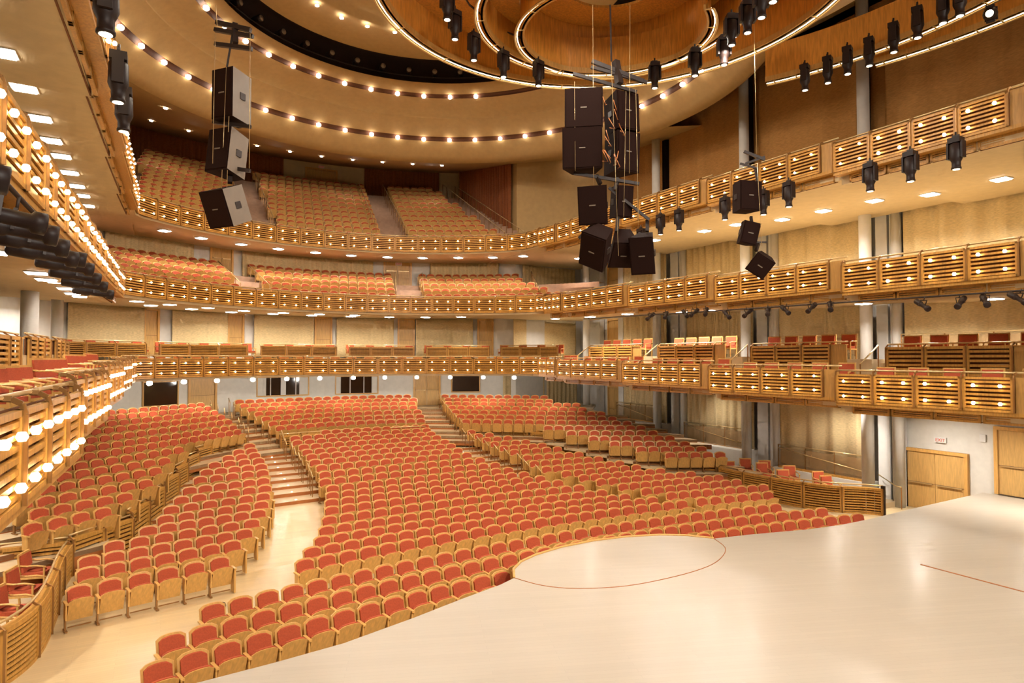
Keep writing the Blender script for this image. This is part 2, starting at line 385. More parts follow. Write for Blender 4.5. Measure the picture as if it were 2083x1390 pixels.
for k in range(7):
    a, b = TT[6+k]; c, d = TR[6+k]; m = TC[k]
    dl = Vector((b[0]-a[0], b[1]-a[1])).normalized(); dr = Vector((d[0]-c[0], d[1]-c[1])).normalized()
    full.append([(a[0]-dl.x*5, a[1]-dl.y*5+sh), (a[0], a[1]+sh), (b[0], b[1]+sh), (m[0][0], m[0][1]+sh), (m[1][0], m[1][1]+sh), (m[2][0], m[2][1]+sh), (c[0], c[1]+sh), (d[0], d[1]+sh), (d[0]+dr.x*3, d[1]+dr.y*3+sh)])
f0 = [(x, y-.95) for x, y in full[0]]; treads(tl, [f0]+full, [ZT[5]]+ZT[6:], 1.3)
back = [(-6, 37), (-3, 42), (1, 44), (4, 45), (10, 45), (14, 45), (19, 45), (25, 42), (27, 38)]
tl.slab([(x, y, 2.74) for x, y in full[-1]], [(x, y, 2.74) for x, y in back], 'step', t=.15)
struct(tl.build('floor_terrace'))
# small round lights on the aisle steps
i = 0
for (ax, bx, rng, nm) in ((3.45, 5.3, range(10, 19), 'left'), (12.6, 14.2, range(10, 19), 'right')):
    for k in rng:
        R = 48.7+.87*k-.55; x = (ax+bx)/2 + (0 if nm == 'left' else -.15)
        mb = MB(); mb.lathe([(.035, 0), (.035, .012)], 'step_light', 8); l = mb.build('step_light', None, (x, yC(x, R), ZM[k]+.002))
        tag(l, f'small round step light, {ORD[k-min(rng)]} one up the {nm} main aisle', 'light', f'step lights in the {nm} aisle')
# ------------------------------------------------------------------ stage
ST = 1.05
edge = [(-1.2, 10.2), (.48, 10.74), (1.6, 10.88), (2.71, 11.07), (4.12, 11.55), (5.24, 11.99), (6.29, 12.36), (6.75, 12.6)]
lift = [(6.75, 12.6), (7.0, 13.1), (7.41, 13.5), (7.98, 13.8), (8.86, 14.06), (9.93, 14.16), (10.93, 14.06), (11.84, 13.78), (12.43, 13.4), (12.87, 12.86)]
edge2 = [(12.87, 12.86), (13.98, 12.7), (15.94, 12.3), (17.2, 12.2), (18.56, 12.24), (20.8, 12.44), (24.3, 12.66), (25.7, 12.74)]
poly = edge + lift[1:] + edge2[1:] + [(25.7, -14), (-9, -14), (-9, 10.2)]
mb = MB(); mb.prism(poly, .93, ST, 'stage')
rim = edge + lift[1:] + edge2[1:]
mb.wallstrip([(x, y-.35) for x, y in rim], 0, .93, .05, 'panel')
struct(mb.build('floor_stage'))
lb = [(12.87, 12.86), (12.5, 12.1), (11.8, 11.55), (11.0, 11.2), (9.9, 11.03), (8.6, 11.05), (7.6, 11.4), (7.05, 11.9), (6.75, 12.6)]
mb = MB(); P = [(x, y, ST+.012) for x, y in lift]; mb.tube(P, .03, 'seatwood', 6)
lbs = []
for i in range(len(lb)-1):
    p0, p1, p2, p3 = [Vector(lb[max(0, min(len(lb)-1, i+o))]) for o in (-1, 0, 1, 2)]
    for u in (0, .25, .5, .75): lbs.append(.5*((2*p1)+(p2-p0)*u+(2*p0-5*p1+4*p2-p3)*u*u+(3*p1-p0-3*p2+p3)*u**3))
mb2 = MB(); mb2.tube([(p.x, p.y, ST) for p in lbs] + [(lb[-1][0], lb[-1][1], ST)], .012, 'nosing', 5)
r = mb.build('stage_lift_rim'); tag(r, 'thin curved wooden rim round the bulging lift section of the stage edge', 'trim')
mb2.build('joint_line', r)
mb = MB(); mb.beam((15.46, 9.0, ST+.004), (15.55, 5.5, ST+.004), .05, .008, 'nosing'); tag(mb.build('stage_slot'), 'dark narrow slot cut in the pale stage boards', 'slot')
# ------------------------------------------------------------------ walls
CW = (9.0, 24.2)
rear = [(-12, 24), (-8.6, 29.5), (-6.6, 32)] + arc(CW, 17.6, 147, 50, 24) + [(25.9, 38.4)]
mb = MB(); mb.wallstrip(rear[::-1], 0, 4.75, -.35, 'wall')
struct(mb.build('wall_rear'))
mb = MB(); mb.wallstrip(rear[::-1], 4.75, 12.15, -.35, 'wall'); struct(mb.build('wall_rear_upper'))
mb = MB(); mb.box((26.15, 13, 6.3), (.3, 53, 12.6), 'wall')
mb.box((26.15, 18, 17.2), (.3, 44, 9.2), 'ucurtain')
struct(mb.build('wall_right'))
mb = MB(); mb.box((-8.85, 12, 10), (.3, 40, 20), 'wall'); struct(mb.build('wall_left'))
mb = MB(); mb.box((8.6, -14.2, 10), (36, .3, 20), 'panel'); struct(mb.build('wall_stage'))
# ------------------------------------------------------------------ doors and windows
def door(n, loc, rz, w, h, leaves=2, label=None, bar=True):
    """door in a wall; local +Y points out of the wall towards the hall"""
    r = empty(f'door_{n}', loc, rz); struct(r)
    f = MB()
    for s in (-1, 1): f.box((s*(w/2+.06), .03, h/2), (.12, .16, h), 'seatwood')
    f.box((0, .03, h+.06), (w+.24, .16, .12), 'seatwood'); f.build('door_frame', r)
    for k in range(leaves):
        lw = w/leaves; x = -w/2+lw*(k+.5); m = MB(); m.box((x, .03, h/2), (lw-.015, .05, h-.02), 'door')
        m.box((x, .058, 1.02), (lw-.015, .008, .012), 'darkwood'); lf = m.build('door_leaf', r)
        if bar:
            q = MB(); q.beam((x-lw*.42, .1, 1.0), (x+lw*.42, .1, 1.0), .05, .04, 'rail'); q.box((x-lw*.4, .07, 1.0), (.03, .06, .03), 'rail'); q.box((x+lw*.4, .07, 1.0), (.03, .06, .03), 'rail'); q.build('push_bar', lf)
    return r
nd = 1
door(1, (25.97, 14.5, 0), PI/2, 2.1, 2.2)
door(2, (25.97, 11.4, ST), PI/2, 1.9, 2.25)
def on_rear(px, z, inset=.06):
    """point on the rear wall circle in the plan direction that the wall has at that place"""
    best = None
    for i in range(0, 1100):
        a = math.radians(150 - i*.1); x, y = CW[0]+17.58*math.cos(a), CW[1]+17.58*math.sin(a)
        d = abs(to_px(x, y, z)[0]-px)
        if best is None or d < best[0]: best = (d, x, y, a)
    return best[1], best[2], best[3]
for k, (pa, pb, z, h, lv) in enumerate([(387, 437, 2.74, 2.2, 1), (845, 893, 2.74, 2.25, 2), (294, 318, 6.0, 2.3, 1), (466, 492, 6.0, 2.3, 1), (643, 671, 6.0, 2.3, 1), (812, 840, 6.0, 2.3, 1), (975, 1000, 6.0, 2.3, 1), (428, 468, 10.52, 1.6, 2), (783, 833, 10.52, 1.6, 2)]):
    x0, y0, a0 = on_rear(pa, z); x1, y1, a1 = on_rear(pb, z); am = (a0+a1)/2
    door(3+k, (CW[0]+17.6*math.cos(am), CW[1]+17.6*math.sin(am), z), am+PI/2, math.dist((x0, y0), (x1, y1)), h, lv, bar=lv == 2)
def window(n, pa, pb, z0, z1, panes):
    x0, y0, a0 = on_rear(pa, z0); x1, y1, a1 = on_rear(pb, z0); am = (a0+a1)/2; w = math.dist((x0, y0), (x1, y1)); h = z1-z0
    r = empty(f'window_{n}', (CW[0]+17.6*math.cos(am), CW[1]+17.6*math.sin(am), z0), am+PI/2); struct(r)
    f = MB()
    for s in (-1, 1): f.box((s*(w/2+.03), .04, h/2), (.07, .12, h+.14), 'seatwood')
    f.box((0, .04, -.04), (w, .12, .07), 'seatwood'); f.box((0, .04, h+.04), (w, .12, .07), 'seatwood')
    for k in range(1, panes): f.box((-w/2+w*k/panes, .04, h/2), (.05 if k != 2 or panes != 4 else .3, .08, h), 'white')
    f.build('window_frame', r)
    for k in range(panes):
        g = MB(); g.box((-w/2+w*(k+.5)/panes, .02, h/2), (w/panes-.02, .03, h), 'glass'); g.build('glass_pane', r)
window(1, 293, 361, 3.35, 4.55, 1); window(2, 525, 628, 3.6, 4.65, 4); window(3, 684, 768, 3.6, 4.65, 3); window(4, 920, 975, 3.65, 4.65, 1)
# ------------------------------------------------------------------ columns and pilasters on the right wall
def column(name, x, y, z0, z1, r, lab):
    mb = MB(); mb.lathe([(r, z0), (r, z1)], 'white', 20); o = mb.build(name, None, (x, y, 0)); return struct(o, lab, 'column')
for k, y in enumerate((16.3, 22.4, 28.8, 35.8)): column('column', 24.6, y, 0 if k == 0 else .8, 21.5, .23, None)
for k, (y0, y1) in enumerate(((15.55, 16.5), (21.35, 22.6), (27.5, 28.75), (33.7, 33.75))):
    if k == 3: continue
    mb = MB(); mb.box((25.75, y0+.75*(y1-y0), 6.2), (.36, .5*(y1-y0), 12.6), 'white'); mb.box((25.75, y0+.2*(y1-y0), 6.2), (.36, .4*(y1-y0), 12.6), 'white')
    mb.lathe([(.2, 0), (.2, 12.6)], 'white', 12, T=Matrix.Translation((25.5, y0+.05, 0)))
    struct(mb.build('pillar'))
mb = MB(); mb.box((25.75, 36.4, 6.2), (.36, 1.5, 12.6), 'white'); mb.box((25.75, 33.4, 6.2), (.36, .5, 12.6), 'white'); struct(mb.build('pillar'))
door(12, (25.95, 34.5, 6.0), PI/2, 1.15, 2.3, 2, bar=False); door(13, (25.95, 34.5, 9.9), PI/2, 1.15, 2.3, 1, bar=False); door(14, (25.95, 34.5, 1.5), PI/2, 1.15, 2.4, 2)
for k, (x, y) in enumerate(((-4.0, 26.9), (-3.8, 31.6))): column('column', x, y, 5.2, 8.5, .26-.05*k, None)
# ------------------------------------------------------------------ curtains
def curtain(pts, z0, z1, m, label, folds=.22, amp=.05, name='curtain'):
    L = plen(pts); n = max(8, int(L/.075)); A = []; B = []; rnd = random.Random(int(L*100+pts[0][1]*10)); ph = 0
    for i in range(n+1):
        p, d = interp(pts, L*i/n); ph += .075/folds*2*PI*rnd.uniform(.5, 1.4); o = amp*math.sin(ph)*rnd.uniform(.5, 1)
        q = (p.x-d.y*o, p.y+d.x*o); A.append((q[0], q[1], z0)); B.append((q[0], q[1], z1))
    mb = MB(); k = len(A)
    vs = []; nz = 6
    for j in range(nz+1):
        t = j/nz
        for i in range(k): vs.append((A[i][0], A[i][1], z0+(z1-z0)*t))
    fs = [(j*k+i, j*k+i+1, (j+1)*k+i+1, (j+1)*k+i) for j in range(nz) for i in range(k-1)]
    mb.add(vs, fs, m, smooth=True); o = mb.build(name); sd = o.modifiers.new('thick', 'SOLIDIFY'); sd.thickness = .012
    return tag(o, label, 'curtain')
bays = [((25.45, 21.2), (25.45, 16.75)), ((25.45, 27.4), (25.45, 22.75)), ((25.45, 33.0), (25.45, 28.9))]
for k, (a, b) in enumerate(bays): curtain([a, b], .95+.3*k, 12.5, 'curtain', f'tall pale beige side wall curtain in the {ORD[k]} bay counted from the stage', 1.0 if k == 0 else .5, .1)
curtain([(25.45, 15.3), (25.45, 4.0)], 4.9, 12.4, 'curtain', 'wide beige curtain on the side wall above the double doors', .9, .1)
for k, (a, b) in enumerate([((25.4, 15.9), (25.4, 1.0)), ((25.4, 22.2), (25.4, 17.1)), ((25.4, 28.6), (25.4, 23.2)), ((25.4, 33.5), (25.4, 29.2))]):
    curtain([a, b], 12.7, 19.95, 'ucurtain', f'brown upper side wall curtain in the {ORD[k]} bay from the stage', 1.2, .05)
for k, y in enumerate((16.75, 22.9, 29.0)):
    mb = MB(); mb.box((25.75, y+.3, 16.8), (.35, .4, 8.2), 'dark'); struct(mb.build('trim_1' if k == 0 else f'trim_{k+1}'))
# rear curtains on the middle balcony, the lowest wall and the top
def rear_arc(pa, pb, z, R=17.4):
    x0, y0, a0 = on_rear(pa, z); x1, y1, a1 = on_rear(pb, z); n = 10
    return [(CW[0]+R*math.cos(a0+(a1-a0)*i/n), CW[1]+R*math.sin(a0+(a1-a0)*i/n)) for i in range(n+1)]
for k, (pa, pb) in enumerate([(205, 388), (488, 758), (875, 1015)]): curtain(rear_arc(pa, pb, 11), 10.55, 12.1, 'curtain', f'pleated beige curtain behind the middle balcony seats, {ORD[k]} from the left', .25, .05)
for k, (pa, pb) in enumerate([(131, 289), (346, 460), (514, 637), (683, 800), (846, 963)]): curtain(rear_arc(pa, pb, 7, 17.4), 5.9, 8.4, 'curtain', f'flat pale cloth panel behind the lowest balcony, {ORD[k]} from the left', 1.6, .03)
curtain([(20.1, 37.6), (22, 38.0), (25.3, 38.1)], 5.9, 8.4, 'curtain', 'pale cloth panel behind the lowest balcony at the right rear corner', 1.6, .04)
curtain([(19.5, 37.9), (22, 38.0), (25.3, 38.05)], 2.0, 4.7, 'curtain', 'pleated tan curtain under the lowest balcony at the right rear corner', .3, .06)
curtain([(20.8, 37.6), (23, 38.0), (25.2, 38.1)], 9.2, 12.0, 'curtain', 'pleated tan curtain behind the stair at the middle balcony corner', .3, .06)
# ------------------------------------------------------------------ exit signs
def text_mesh(s, size, m):
    cu = bpy.data.curves.new('t', 'FONT'); cu.body = s; cu.size = size; cu.extrude = .004; cu.align_x = 'CENTER'; cu.align_y = 'CENTER'
    ob = bpy.data.objects.new('t', cu); COL.objects.link(ob); dg = bpy.context.evaluated_depsgraph_get(); dg.update()
    me = bpy.data.meshes.new_from_object(ob.evaluated_get(dg)); bpy.data.objects.remove(ob); me.materials.clear(); me.materials.append(M[m]); return me
def exit_sign(loc, rz, label):
    mb = MB(); mb.box((0, .03, 0), (.42, .06, .2), 'white'); r = mb.build('exit_sign', None, loc, rz); tag(r, label, 'sign')
    t = inst('lettering', text_mesh('EXIT', .17, 'exit'), r, (0, .064, 0), rot=(PI/2, 0, PI))
exit_sign((25.99, 14.3, 2.72), PI/2, 'small EXIT sign in red letters above the side double door')
mb = MB(); mb.box((0, .03, 0), (.2, .06, .26), 'white'); tag(mb.build('wall_box', None, (25.99, 12.85, 2.95), PI/2), 'small white control box on the side wall between the doors', 'box')
x, y, a = on_rear(810, 12); exit_sign((x, y, 12.0), a+PI/2, 'small EXIT sign above the middle balcony rear doors')
# ------------------------------------------------------------------ slatted balcony fronts
def gem(r, h, m, n=6):
    mb = MB(); vs = [(0, 0, -h), (0, 0, h)] + [(r*math.cos(2*PI*k/n), r*math.sin(2*PI*k/n), 0) for k in range(n)]
    fs = [(0, 2+(k+1) % n, 2+k) for k in range(n)] + [(1, 2+k, 2+(k+1) % n) for k in range(n)]; mb.add(vs, fs, m, smooth=True); return mb
BULB = gem(.045, .045, 'bulb').mesh('bulb')
NB = MB(); NB.lathe([(.03, -.04), (.05, 0), (.03, .04)], 'bulb', 8); NBULB = NB.mesh('bulb')
def slat_frame(mb, p, q, ztop, zbot, mwood='wood', n=7, th=.05, back=True, ends=(1, 1)):
    """one framed panel of horizontal slats between plan points p,q (outer face); hall side is to the right of p->q"""
    P, Q = Vector(p), Vector(q); d = (Q-P); L = d.length; d.normalize(); nrm = Vector((d.y, -d.x))
    T = Matrix(((d.x, nrm.x, 0, p[0]), (d.y, nrm.y, 0, p[1]), (0, 0, 1, 0), (0, 0, 0, 1)))
    h = ztop-zbot; fw = .06
    e0, e1 = fw*ends[0], fw*ends[1]
    if e0: mb.box((fw/2, 0, zbot+h/2), (fw, .07, h), mwood, T=T)
    if e1: mb.box((L-fw/2, 0, zbot+h/2), (fw, .07, h), mwood, T=T)
    mb.box((L/2, 0, ztop-fw/2), (L, .07, fw), mwood, T=T); mb.box((L/2, 0, zbot+fw/2), (L, .07, fw), mwood, T=T)
    if back: mb.box((L/2, -.1, zbot+h/2), (L, .03, h), 'back', T=T)
    ih = h-2*fw; st = ih/n
    for i in range(n):
        z = zbot+fw+st*(i+.5); a = .5
        mb.add([(e0, -.02, z-st*.24), (L-e1, -.02, z-st*.24), (L-e1, .02, z-st*.33), (e0, .02, z-st*.33),
                (e0, -.02, z+st*.24), (L-e1, -.02, z+st*.24), (L-e1, .02, z+st*.15), (e0, .02, z+st*.15)],
               [(3, 2, 1, 0), (4, 5, 6, 7), (0, 1, 5, 4), (1, 2, 6, 5), (2, 3, 7, 6), (3, 0, 4, 7)], mwood, T=T)
    return T, L
def front(name, pts, rail, npan, label, group, solid=.5, nb=2, n=7, bulbs=True, h=.87, drop=.11, skirt=True, railm='rail', cat='balcony front'):
    """a balcony front along plan polyline pts with npan lit panels; hall on the right hand of travel"""
    r = empty(name, (0, 0, 0)); tag(r, label, cat, group)
    L = plen(pts); Lp = L-solid; zt = rail-drop; zb = zt-h
    for k in range(npan):
        a, _ = interp(pts, Lp*k/npan+.02); b, _ = interp(pts, Lp*(k+1)/npan-.02)
        mb = MB(); T, W = slat_frame(mb, (a.x, a.y), (b.x, b.y), zt, zb, n=n); pn = mb.build('slat_panel', r)
        if bulbs:
            for (u, v) in ((.24, .25), (.77, .25), (.24, .76), (.77, .76)):
                if nb == 1 and u > .5: continue
                w = T @ Vector((W*u, .075, zb+h*(1-v))); inst('bulb', BULB if depth(w.x, w.y) > 19 else NBULB, pn, tuple(w))
    if solid:
        a, _ = interp(pts, Lp+.02); b, _ = interp(pts, L-.01); mb = MB()
        mb.wallstrip([(a.x, a.y), (b.x, b.y)], zb, zt, .06, 'panel'); mb.build('end_panel', r)
    mb = MB(); path = []
    nn = max(2, int(L/.8)+1)
    for i in range(nn+1):
        p, d = interp(pts, L*i/nn); path.append((p.x-d.y*.14, p.y+d.x*.14, rail))
    mb.tube(path, .028, railm, 8); mb.build('handrail', r)
    for k in range(npan+1):
        mb = MB(); p, d = interp(pts, Lp*k/npan); nx, ny = d.y, -d.x
        q = [(p.x-nx*.14, p.y-ny*.14, rail-.01), (p.x-nx*.06, p.y-ny*.06, rail-.015), (p.x+nx*.02, p.y+ny*.02, rail-.06), (p.x+nx*.045, p.y+ny*.045, rail-.15), (p.x+nx*.045, p.y+ny*.045, zb)]
        for i in range(4): mb.beam(q[i], q[i+1], .03, .05, 'post', up=(nx, ny, 0))
        mb.build('rail_post', r)
    if skirt:
        mb = MB(); m2 = MB()
        c = [interp(pts, L*i/nn) for i in range(nn+1)]
        m2.wallstrip([(p.x, p.y) for p, d in c], zb-.09, zb, .3, 'wood')
        for k in range(max(1, npan)):
            a, d = interp(pts, Lp*k/npan+.35); b, _ = interp(pts, Lp*(k+1)/npan+.3)
            slat_frame(mb, (a.x-d.y*.3, a.y+d.x*.3), (b.x-d.y*.3, b.y+d.x*.3), zb-.09, zb-.33, n=2)
        mb.build('skirt_slats', r); m2.build('fascia_board', r)
    return r
# side boxes: (far y, near y, rail) from the rear to the stage
RB_Y = [(31.0, 29.06), (29.06, 23.58), (23.58, 18.31), (18.31, 13.02), (13.02, 7.8), (7.8, 2.6)]
LB_Y = [(31.0, 26.9), (26.9, 21.7), (21.7, 16.4), (16.4, 11.4), (11.4, 6.1)]
RAIL = {1: [5.9, 5.83, 5.72, 5.58, 5.45, 5.38], 2: [9.35, 9.28, 9.15, 8.98, 8.82, 8.75], 3: [13.0, 12.93, 12.82, 12.66, 12.5, 12.4]}
XR_ = {1: 18.2, 2: 18.55, 3: 18.2}; XL_ = {1: -1.1, 2: -1.55, 3: -1.1}
TN = {1: 'lowest', 2: 'middle', 3: 'top'}
cnt = 0
for t in (1, 2, 3):
    for k, (y0, y1) in enumerate(RB_Y):
        x = XR_[t]; pts = [(x-.06, y0), (x+.08, y1)]
        n = 2 if k == 0 else 4
        # hall is at smaller x: travel from far to near (-y) keeps the hall on the right
        front('balcony_box_front', pts, RAIL[t][k], n, f'slatted wooden box front with lit bulbs, {TN[t]} balcony, right side, {ORD[len(RB_Y)-1-k]} from the stage', 'box fronts on the right side', solid=.4 if k == 0 else .52)
    for k, (y0, y1) in enumerate(LB_Y):
        x = XL_[t]; pts = [(x-.08, y1), (x+.06, y0)]
        front('balcony_box_front', pts, RAIL[t][k], 4 if k else 3, f'slatted wooden box front with lit bulbs, {TN[t]} balcony, left side, {ORD[len(LB_Y)-1-k]} from the stage', 'box fronts on the left side', solid=.45)
RF = {1: ([(-1.1, 31.0)] + arc((8.6, 24.2), 12.0, 141, 37.5, 22) + [(18.14, 31.0)], 17, 5.93),
      2: ([(-1.5, 31.0)] + arc((8.8, 24.0), 12.5, 142, 36, 22) + [(18.5, 31.0)], 20, 9.42),
      3: ([(-1.1, 31.0), (-1.1, 32.6)] + arc((8.6, 25.3), 12.1, 140, 39, 22) + [(18.14, 32.6), (18.14, 31.0)], 19, 13.05)}
for t in (1, 2, 3):
    pts, n, rail = RF[t]
    # left -> right: hall (smaller y) is on the right hand
    front('balcony_rear_front', pts, rail, n, f'long curved slatted wooden front of the {TN[t]} rear balcony with rows of lit bulbs', 'rear balcony fronts', solid=0, skirt=False)
# ------------------------------------------------------------------ slabs with their soffits
def side_slab(name, xf, xw, y0, y1, zfront, zwall, ztop, mat_='plaster'):
    mb = MB(); s = 1 if xw > xf else -1
    A = [(xf+s*.34, y0, zfront), (xf+s*.34, y1, zfront)]; B = [(xw, y0, zwall), (xw, y1, zwall)]
    vs = A + B + [(xf+s*.34, y0, ztop), (xf+s*.34, y1, ztop), (xw, y0, ztop), (xw, y1, ztop)]
    mb.add(vs, [(0, 1, 3, 2), (4, 6, 7, 5), (0, 4, 5, 1), (2, 3, 7, 6), (0, 2, 6, 4), (1, 5, 7, 3)], mat_)
    return struct(mb.build(name))
for t in (1, 2, 3):
    for k, (y0, y1) in enumerate(RB_Y):
        r = RAIL[t][k]; zw = {1: r-1.05, 2: r-.65, 3: 12.6}[t]
        side_slab('balcony_slab', XR_[t], 25.4, y1, y0, r-1.28, zw if zw < r-.98 else r-1.0, r-.83) if t < 3 else side_slab('balcony_slab', XR_[t], 25.4, y1, y0, r-1.3, r-1.12, r-.95)
    for k, (y0, y1) in enumerate(LB_Y):
        r = RAIL[t][k]; side_slab('balcony_slab', XL_[t], -8.65, y1, y0, r-1.28, r-1.1, r-.83)
def rear_slab(t, Rb, ztop, zf, zb):
    pts, n, rail = RF[t]; m = 40; L = plen(pts); F = []; Bk = []
    cx, cy = 8.8, 24.5
    for i in range(m+1):
        p, d = interp(pts, L*i/m); q = Vector((p.x-d.y*.06, p.y+d.x*.06)); F.append((q.x, q.y, zf))
        a = math.atan2(p.y-cy, p.x-cx); a0 = math.atan2(pts[0][1]-cy, pts[0][0]-cx); u = i/m
        if Rb: bx, by = cx+Rb*math.cos(a), cy+Rb*math.sin(a)
        # stay inside the room
        bx = max(-8.6, min(25.4, bx)); Bk.append((bx, by, zb))
    mb = MB(); n_ = m+1
    T1 = [(x, y, ztop) for x, y, z in F]; T2 = [(x, y, ztop) for x, y, z in Bk]
    mb.slab(F, Bk, 'plaster'); mb.slab(T1, T2, 'step'); mb.slab(F, T1, 'plaster'); mb.slab(Bk, T2, 'plaster')
    return struct(mb.build('balcony_slab'))
rear_slab(1, 17.55, 4.98, 4.84, 4.8)
rear_slab(2, 17.55, 8.46, 8.32, 8.42)
rear_slab(3, 17.6, 12.12, 11.98, 12.1)
# corner infills between the side slabs and the rear arc (left and right)
for t, z0, z1 in ((1, 4.8, 4.98), (2, 8.38, 8.46), (3, 12.0, 12.12)):
    for s in (0, 1):
        x0, x1 = ((XR_[t]+.3, 25.4) if s else (-8.6, XL_[t]-.3)); mb = MB()
        mb.box(((x0+x1)/2, 34.4, (z0+z1)/2), (x1-x0, 6.8, z1-z0-.01), 'plaster'); struct(mb.build('balcony_slab'))
# middle balcony rake
mb = MB()
for k, (R, z) in enumerate(zip(T2R, T2Z)):
    A = [(x, y, z) for x, y in arc(C2, R-.75, 150, 30, 24)]; B = [(x, y, z) for x, y in arc(C2, R+.12, 150, 30, 24)]
    z0 = T2Z[k-1] if k else 8.46
    mb.slab([(x, y, z0) for x, y, _ in A], A, 'upstep'); mb.slab(A, B, 'upstep')
A = [(x, y, 10.5) for x, y in arc(C2, T2R[-1]+.12, 150, 30, 24)]; B = [(x, y, 10.5) for x, y in arc(CW, 17.55, 148, 32, 24)]; mb.slab(A, B, 'upstep')
struct(mb.build('floor_middle_balcony'))
# top balcony rake
mb = MB()
def tarc(R):
    e0 = math.degrees(math.acos(max(-1, -11.3/R))); e1 = math.degrees(math.acos(min(1, 10.9/R))); return arc(C3, R, e0, e1, 30)
for k, (R, z) in enumerate(zip(T3R, T3Z)):
    z0 = T3Z[k-1] if k else 12.12
    for (u, zz, zp) in ((0, z-(z-z0)/2, z0), (.435, z, z-(z-z0)/2)):
        A = [(x, y, zz) for x, y in tarc(R-.75+u)]; B = [(x, y, zz) for x, y in tarc(R-.75+u+.435)]
        mb.slab([(x, y, zp) for x, y, _ in A], A, 'upstep'); mb.slab(A, B, 'upstep')
R = T3R[-1]; mb.slab([(x, y, T3Z[-1]) for x, y in tarc(R+.12)], [(x, y, T3Z[-1]) for x, y in tarc(R+1.6)], 'upstep')
struct(mb.build('floor_top_balcony'))
# walls around the top balcony
RT = T3R[-1]+1.55
mb = MB(); a = [(-2.8, 33), (-2.8, 44.5)] + [(x, y) for x, y in arc(C3, RT, 118, 62, 16)] + [(19.8, 44.5)]
mb.wallstrip(a[::-1], 12.1, 21.2, -.3, 'plaster'); struct(mb.build('wall_top_rear'))
mb = MB(); mb.wallstrip([(25.9, 33.6), (19.8, 36.6), (19.8, 46)][::-1], 12.1, 21.0, .25, 'ceil'); struct(mb.build('wall_top_right'))
mb = MB(); mb.wallstrip([(-8.6, 31), (-2.8, 34)], 12.1, 21.0, .25, 'plaster'); struct(mb.build('wall_top_left'))
def toparc(a0, a1): return [(x, y) for x, y in arc(C3, RT-.2, a0, a1, 10)]
for k, (a0, a1) in enumerate(((117, 93), (89.3, 83.7), (79, 65.5))):
    if k == 1: continue
    curtain(toparc(a0, a1), 17.7, 20.6, 'rcurtain', f'rust red pleated curtain along the top rear wall, {"left" if k == 0 else "right"} of the exit doors', .24, .08)
curtain([(-2.55, 34.5), (-2.55, 44)], 12.6, 20.4, 'rcurtain', 'rust red pleated curtain on the left flank of the top balcony', .28, .08)
curtain([(19.55, 45.2), (19.55, 37.0)], 13.1, 20.2, 'rcurtain', 'tall brown pleated curtain on the right flank of the top balcony', .34, .12)
a = math.radians(86.5); door(15, (C3[0]+(RT-.02)*math.cos(a), C3[1]+(RT-.02)*math.sin(a), 17.65), a+PI/2, 2.1, 2.2)
exit_sign((C3[0]+(RT-.02)*math.cos(a), C3[1]+(RT-.02)*math.sin(a), 20.1), a+PI/2, 'small glowing red EXIT sign over the top rear doors')
# ------------------------------------------------------------------ rear box parapets of the lowest balcony
def parapet(pts, rail, npan, label, group='parapets', h=.75, base=None, name='parapet', n=6, drop=.12, railoff=0, solid=0, seg=1):
    r = empty(name, (0, 0, 0)); tag(r, label, 'parapet', group); L = plen(pts); zt = rail-drop; zb = base if base is not None else zt-h
    for k in range(npan):
        mb = MB(); W = (L-solid)/npan-.04
        for j in range(seg):
            a, _ = interp(pts, (L-solid)*k/npan+.02+W*j/seg); b, _ = interp(pts, (L-solid)*k/npan+.02+W*(j+1)/seg)
            slat_frame(mb, (a.x, a.y), (b.x, b.y), zt, zb, n=n, ends=(j == 0, j == seg-1))
        mb.build('slat_panel', r)
    if solid:
        a, _ = interp(pts, L-solid+.02); b, _ = interp(pts, L); mb = MB(); mb.wallstrip([(a.x, a.y), (b.x, b.y)], zb, zt, .06, 'panel'); mb.build('end_panel', r)
    nn = max(2, int(L/.5)+1); mb = MB(); path = []; m2 = MB(); cp = []
    for i in range(nn+1):
        p, d = interp(pts, L*i/nn); path.append((p.x-d.y*.1, p.y+d.x*.1, rail)); cp.append((p.x-d.y*-.035, p.y+d.x*-.035))
    mb.tube(path, .026, 'rail', 8); mb.build('handrail', r)
    m2.wallstrip(cp, zt, zt+.03, .16, 'wood')
    m2.build('cap_board', r)
    for k in range(npan+1):
        mb = MB(); p, d = interp(pts, (L-solid)*k/npan); nx, ny = d.y, -d.x
        mb.beam((p.x-nx*.1, p.y-ny*.1, rail-.01), (p.x+nx*.045, p.y+ny*.045, zt), .03, .04, 'post'); mb.beam((p.x+nx*.045, p.y+ny*.045, zt+.01), (p.x+nx*.045, p.y+ny*.045, zb), .03, .04, 'post')
        mb.build('rail_post', r)
    return r
RP_Y = [(30.2, 25.9, 6.54), (24.4, 20.3, 6.5), (18.8, 14.7, 6.4), (13.2, 9.0, 6.27), (8.0, 4.0, 6.2)]
